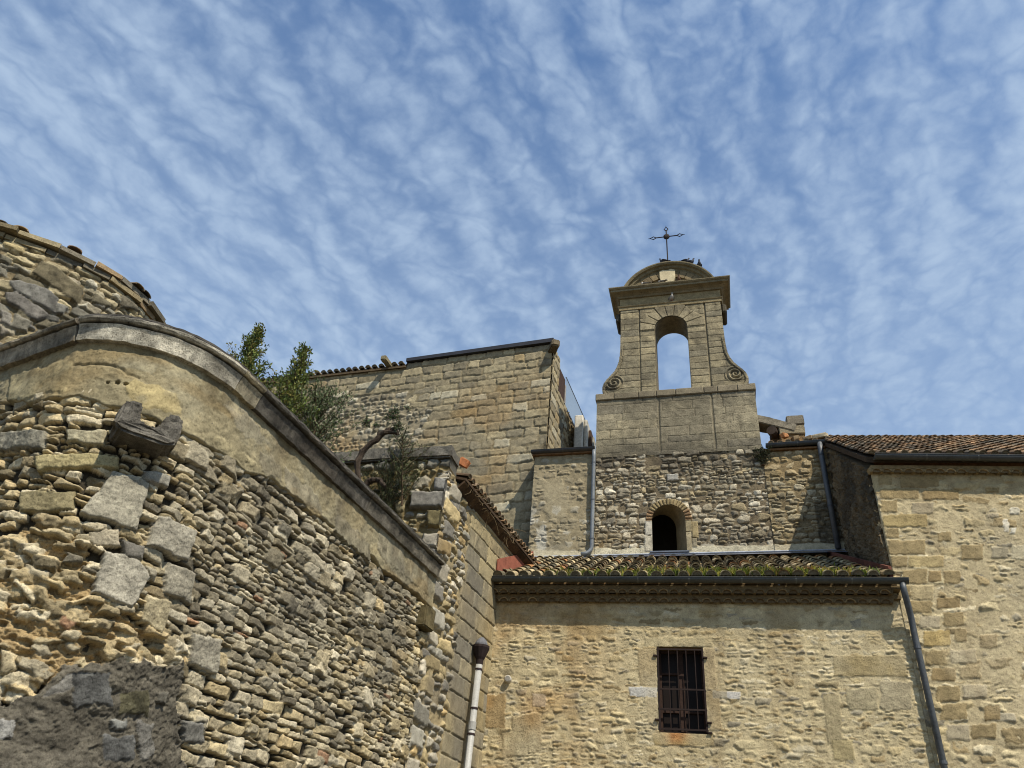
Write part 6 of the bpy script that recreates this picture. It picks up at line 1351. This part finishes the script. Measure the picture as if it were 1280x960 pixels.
def olive_tree():
    rng = random.Random(17); Y = 10.4
    P = lambda x, y, dy=0.0: atY(x, y, Y + dy)
    t = thing('olive_tree', 'bent old olive trunk with small leafy tufts rising above the cornice', 'tree', tuple(P(452, 640)))
    tr = MB(); fo = MB(); cb = lin((70, 60, 50))
    def limb(px, r, dy=0.0):
        pts = [P(x, y, dy) for x, y in px]; n = 16; tt = np.linspace(0, len(pts) - 1, n); A = np.array(pts); out = np.stack([np.interp(tt, range(len(pts)), A[:, k]) for k in range(3)], -1)
        for k in range(2): out[1:-1] = (out[:-2] + 2 * out[1:-1] + out[2:]) / 4
        rr = np.interp(tt, range(len(r)), r); out += (np.array([[rng.gauss(0, .006) for _ in range(3)] for _ in range(n)])); rr = rr * (1 + 0.12 * np.array([rng.gauss(0, 1) for _ in range(n)])); tr.tube(list(out), [float(x) for x in rr], 8, cb)
    limb([(451, 650), (449, 610), (446, 585), (449, 566), (462, 556), (474, 545), (484, 538), (497, 541)], [0.062, 0.056, 0.052, 0.05, 0.05, 0.046, 0.046, 0.03])
    limb([(474, 546), (473, 540)], [0.035, 0.02]); limb([(484, 539), (492, 536), (498, 543)], [0.05, 0.05, 0.03], 0.04)
    limb([(452, 612), (462, 600), (474, 600), (481, 608)], [0.05, 0.05, 0.045, 0.03], -0.03)
    G = ((70, 78, 50), (58, 66, 42), (84, 92, 64))
    def tuft(px, py, r, n, dy=0.0, up=0.3):
        c = P(px, py, dy)
        for k in range(n):
            d = np.array([rng.gauss(0, 1), rng.gauss(0, 1), rng.gauss(up, 1)]); d /= np.linalg.norm(d); q = c + d * r * rng.random() ** 0.6; tr.tube([c, q], [0.006, 0.002], 3, cb, cap=False)
            for j in range(9): leaf(fo, c + (q - c) * rng.uniform(0.35, 1.1) + np.array([rng.gauss(0, .015) for _ in range(3)]), d + np.array([rng.gauss(0, .6) for _ in range(3)]), 0.05 * rng.uniform(.7, 1.3), 0.0075, lin(tuple(x * (1 + rng.gauss(0, .15)) for x in rng.choice(G))), rng)
    tuft(489, 524, 0.16, 34, 0.0, 0.9); tuft(498, 532, 0.14, 26); tuft(493, 516, 0.10, 14, 0, 1); tuft(509, 512, 0.07, 6, 0, 1); tuft(458, 528, 0.10, 14); tuft(470, 530, 0.08, 8); tuft(456, 530, 0.07, 8)
    tr.build('trunk', M_bark, t); fo.build('foliage', M_leaf, t)
olive_tree()
a = atY(503, 545, 11.0); shrub('sprig_bush', 'thin see-through bush of fine upright twigs against the end wall', 'bush', atY(503, 632, 11.0), a, 0.42, 46, 5, ((84, 92, 58), (70, 80, 48), (96, 102, 70)), 0.055, 0.006, 5, cone=False, low=0.1, stem=0.012)
a = atY(478, 602, 11.2); shrub('wall_bush', 'dark low bush spreading at the foot of the bent olive trunk', 'bush', atY(482, 660, 11.2), a, 0.5, 80, 6, ((62, 70, 44), (54, 60, 38), (78, 84, 52)), 0.05, 0.009, 5, cone=False, stem=0.018)

p = atY(953, 572, YT - 0.06); shrub('wall_plant', 'small dark plant rooted at the foot of the ashlar base, right of the bell tower', 'plant', p - np.array([0, 0, 0.22]), p + np.array([0.02, -0.05, 0.10]), 0.20, 34, 12, ((52, 60, 36), (64, 70, 42), (44, 50, 32)), 0.05, 0.011, 5, cone=False)

# ------------------------------------------------------------------ pigeons on the bell gable
def pigeon_parts(parent, dark, rng):
    c0 = lin((70, 74, 84) if dark == 1 else (176, 170, 160) if dark == 2 else (104, 76, 60)); c1 = lin((44, 46, 54) if dark != 2 else (120, 116, 110))
    # one continuous body: breast, neck and head as a lofted tube along a bent spine, local +X = facing
    spine = [(-0.13, 0, 0.10), (-0.09, 0, 0.105), (-0.04, 0, 0.11), (0.02, 0, 0.12), (0.065, 0, 0.145), (0.085, 0, 0.18), (0.092, 0, 0.215), (0.100, 0, 0.238), (0.112, 0, 0.255), (0.125, 0, 0.262)]
    rad = [0.012, 0.038, 0.058, 0.066, 0.055, 0.036, 0.026, 0.028, 0.024, 0.008]
    mb = MB(); mb.tube([np.array(p) for p in spine], rad, 12, c0); body = mb.build('body', M_feather, None, True); body.parent = parent
    mb = MB(); vs = [(-0.10, -0.022, 0.108), (-0.10, 0.022, 0.108), (-0.235, 0.036, 0.072), (-0.235, -0.036, 0.072)]; mb.add(vs + [(x, y, z - 0.012) for x, y, z in vs], [(0, 1, 2, 3), (7, 6, 5, 4), (0, 4, 5, 1), (1, 5, 6, 2), (2, 6, 7, 3), (3, 7, 4, 0)], c1); o = mb.build('tail', M_feather, None); o.parent = parent
    for s_ in (-1, 1):
        mb = MB(); mb.tube([np.array([0.045, s_ * 0.045, 0.135]), np.array([0.0, s_ * 0.064, 0.125]), np.array([-0.07, s_ * 0.050, 0.110]), np.array([-0.16, s_ * 0.020, 0.098])], [0.018, 0.030, 0.026, 0.005], 8, c1); o = mb.build('wing', M_feather, None, True); o.parent = parent
        mb = MB(); mb.tube([np.array([0.01, s_ * 0.022, 0.075]), np.array([0.012, s_ * 0.024, 0.008]), np.array([0.03, s_ * 0.024, 0.004])], [0.008, 0.006, 0.005], 6, lin((150, 80, 70))); o = mb.build('leg', M_feather, None); o.parent = parent
    mb = MB(); mb.tube([np.array([0.122, 0, 0.259]), np.array([0.150, 0, 0.250])], [0.008, 0.002], 6, lin((60, 56, 54))); o = mb.build('beak', M_feather, None); o.parent = parent
def pigeons():
    rng = random.Random(3); ch, rise = 1.42, 1.02; zb = 18.145; Rp = (ch * ch + rise * rise) / (2 * rise); zc = zb + rise - Rp
    arc = lambda x: zc + math.sqrt((Rp + 0.035) ** 2 - (x - XC) ** 2) - 0.003
    L = [(atY(829, 323, YT - 0.05)[0], YT - 0.06, None, 3.0, 1, 'dark pigeon on the curved pediment, left of the iron cross'), (atY(857, 326, YT - 0.05)[0], YT - 0.06, None, 0.3, 1, 'dark pigeon on the curved pediment, nearest the cross on its right'),
         (atY(863, 328, YT - 0.05)[0], YT - 0.05, None, -0.1, 1, 'dark pigeon in the middle of the three right of the cross'), (atY(874, 331, YT - 0.05)[0], YT - 0.06, None, -1.5, 1, 'dark pigeon lowest on the right slope of the pediment'),
         (atY(806, 354, YT - 0.2)[0], YT - 0.20, 18.142, 2.6, 2, 'pale pigeon at the left end of the ledge under the pediment'), (atY(827, 352, YT - 0.2)[0], YT - 0.20, 18.142, 2.4, 2, 'pale pigeon on the ledge just left of the stone shield'),
         (atY(848, 349, YT - 0.2)[0], YT - 0.20, 18.142, -1.4, 3, 'brown pigeon on the ledge right of the stone shield'), (atY(839, 371, YT - 0.1)[0], YT - 0.065, 17.562, -1.2, 2, 'pale pigeon perched on the moulding above the arch')]
    for x, y, z, yaw, dk, lab in L:
        z = arc(x) if z is None else z
        if z < 18 : y = YT - 0.068
        t = thing('pigeon', lab, 'pigeon', (x, y, z), group='pigeons on the bell gable'); t.rotation_euler = (0, 0, yaw); pigeon_parts(t, dk, rng)
pigeons()
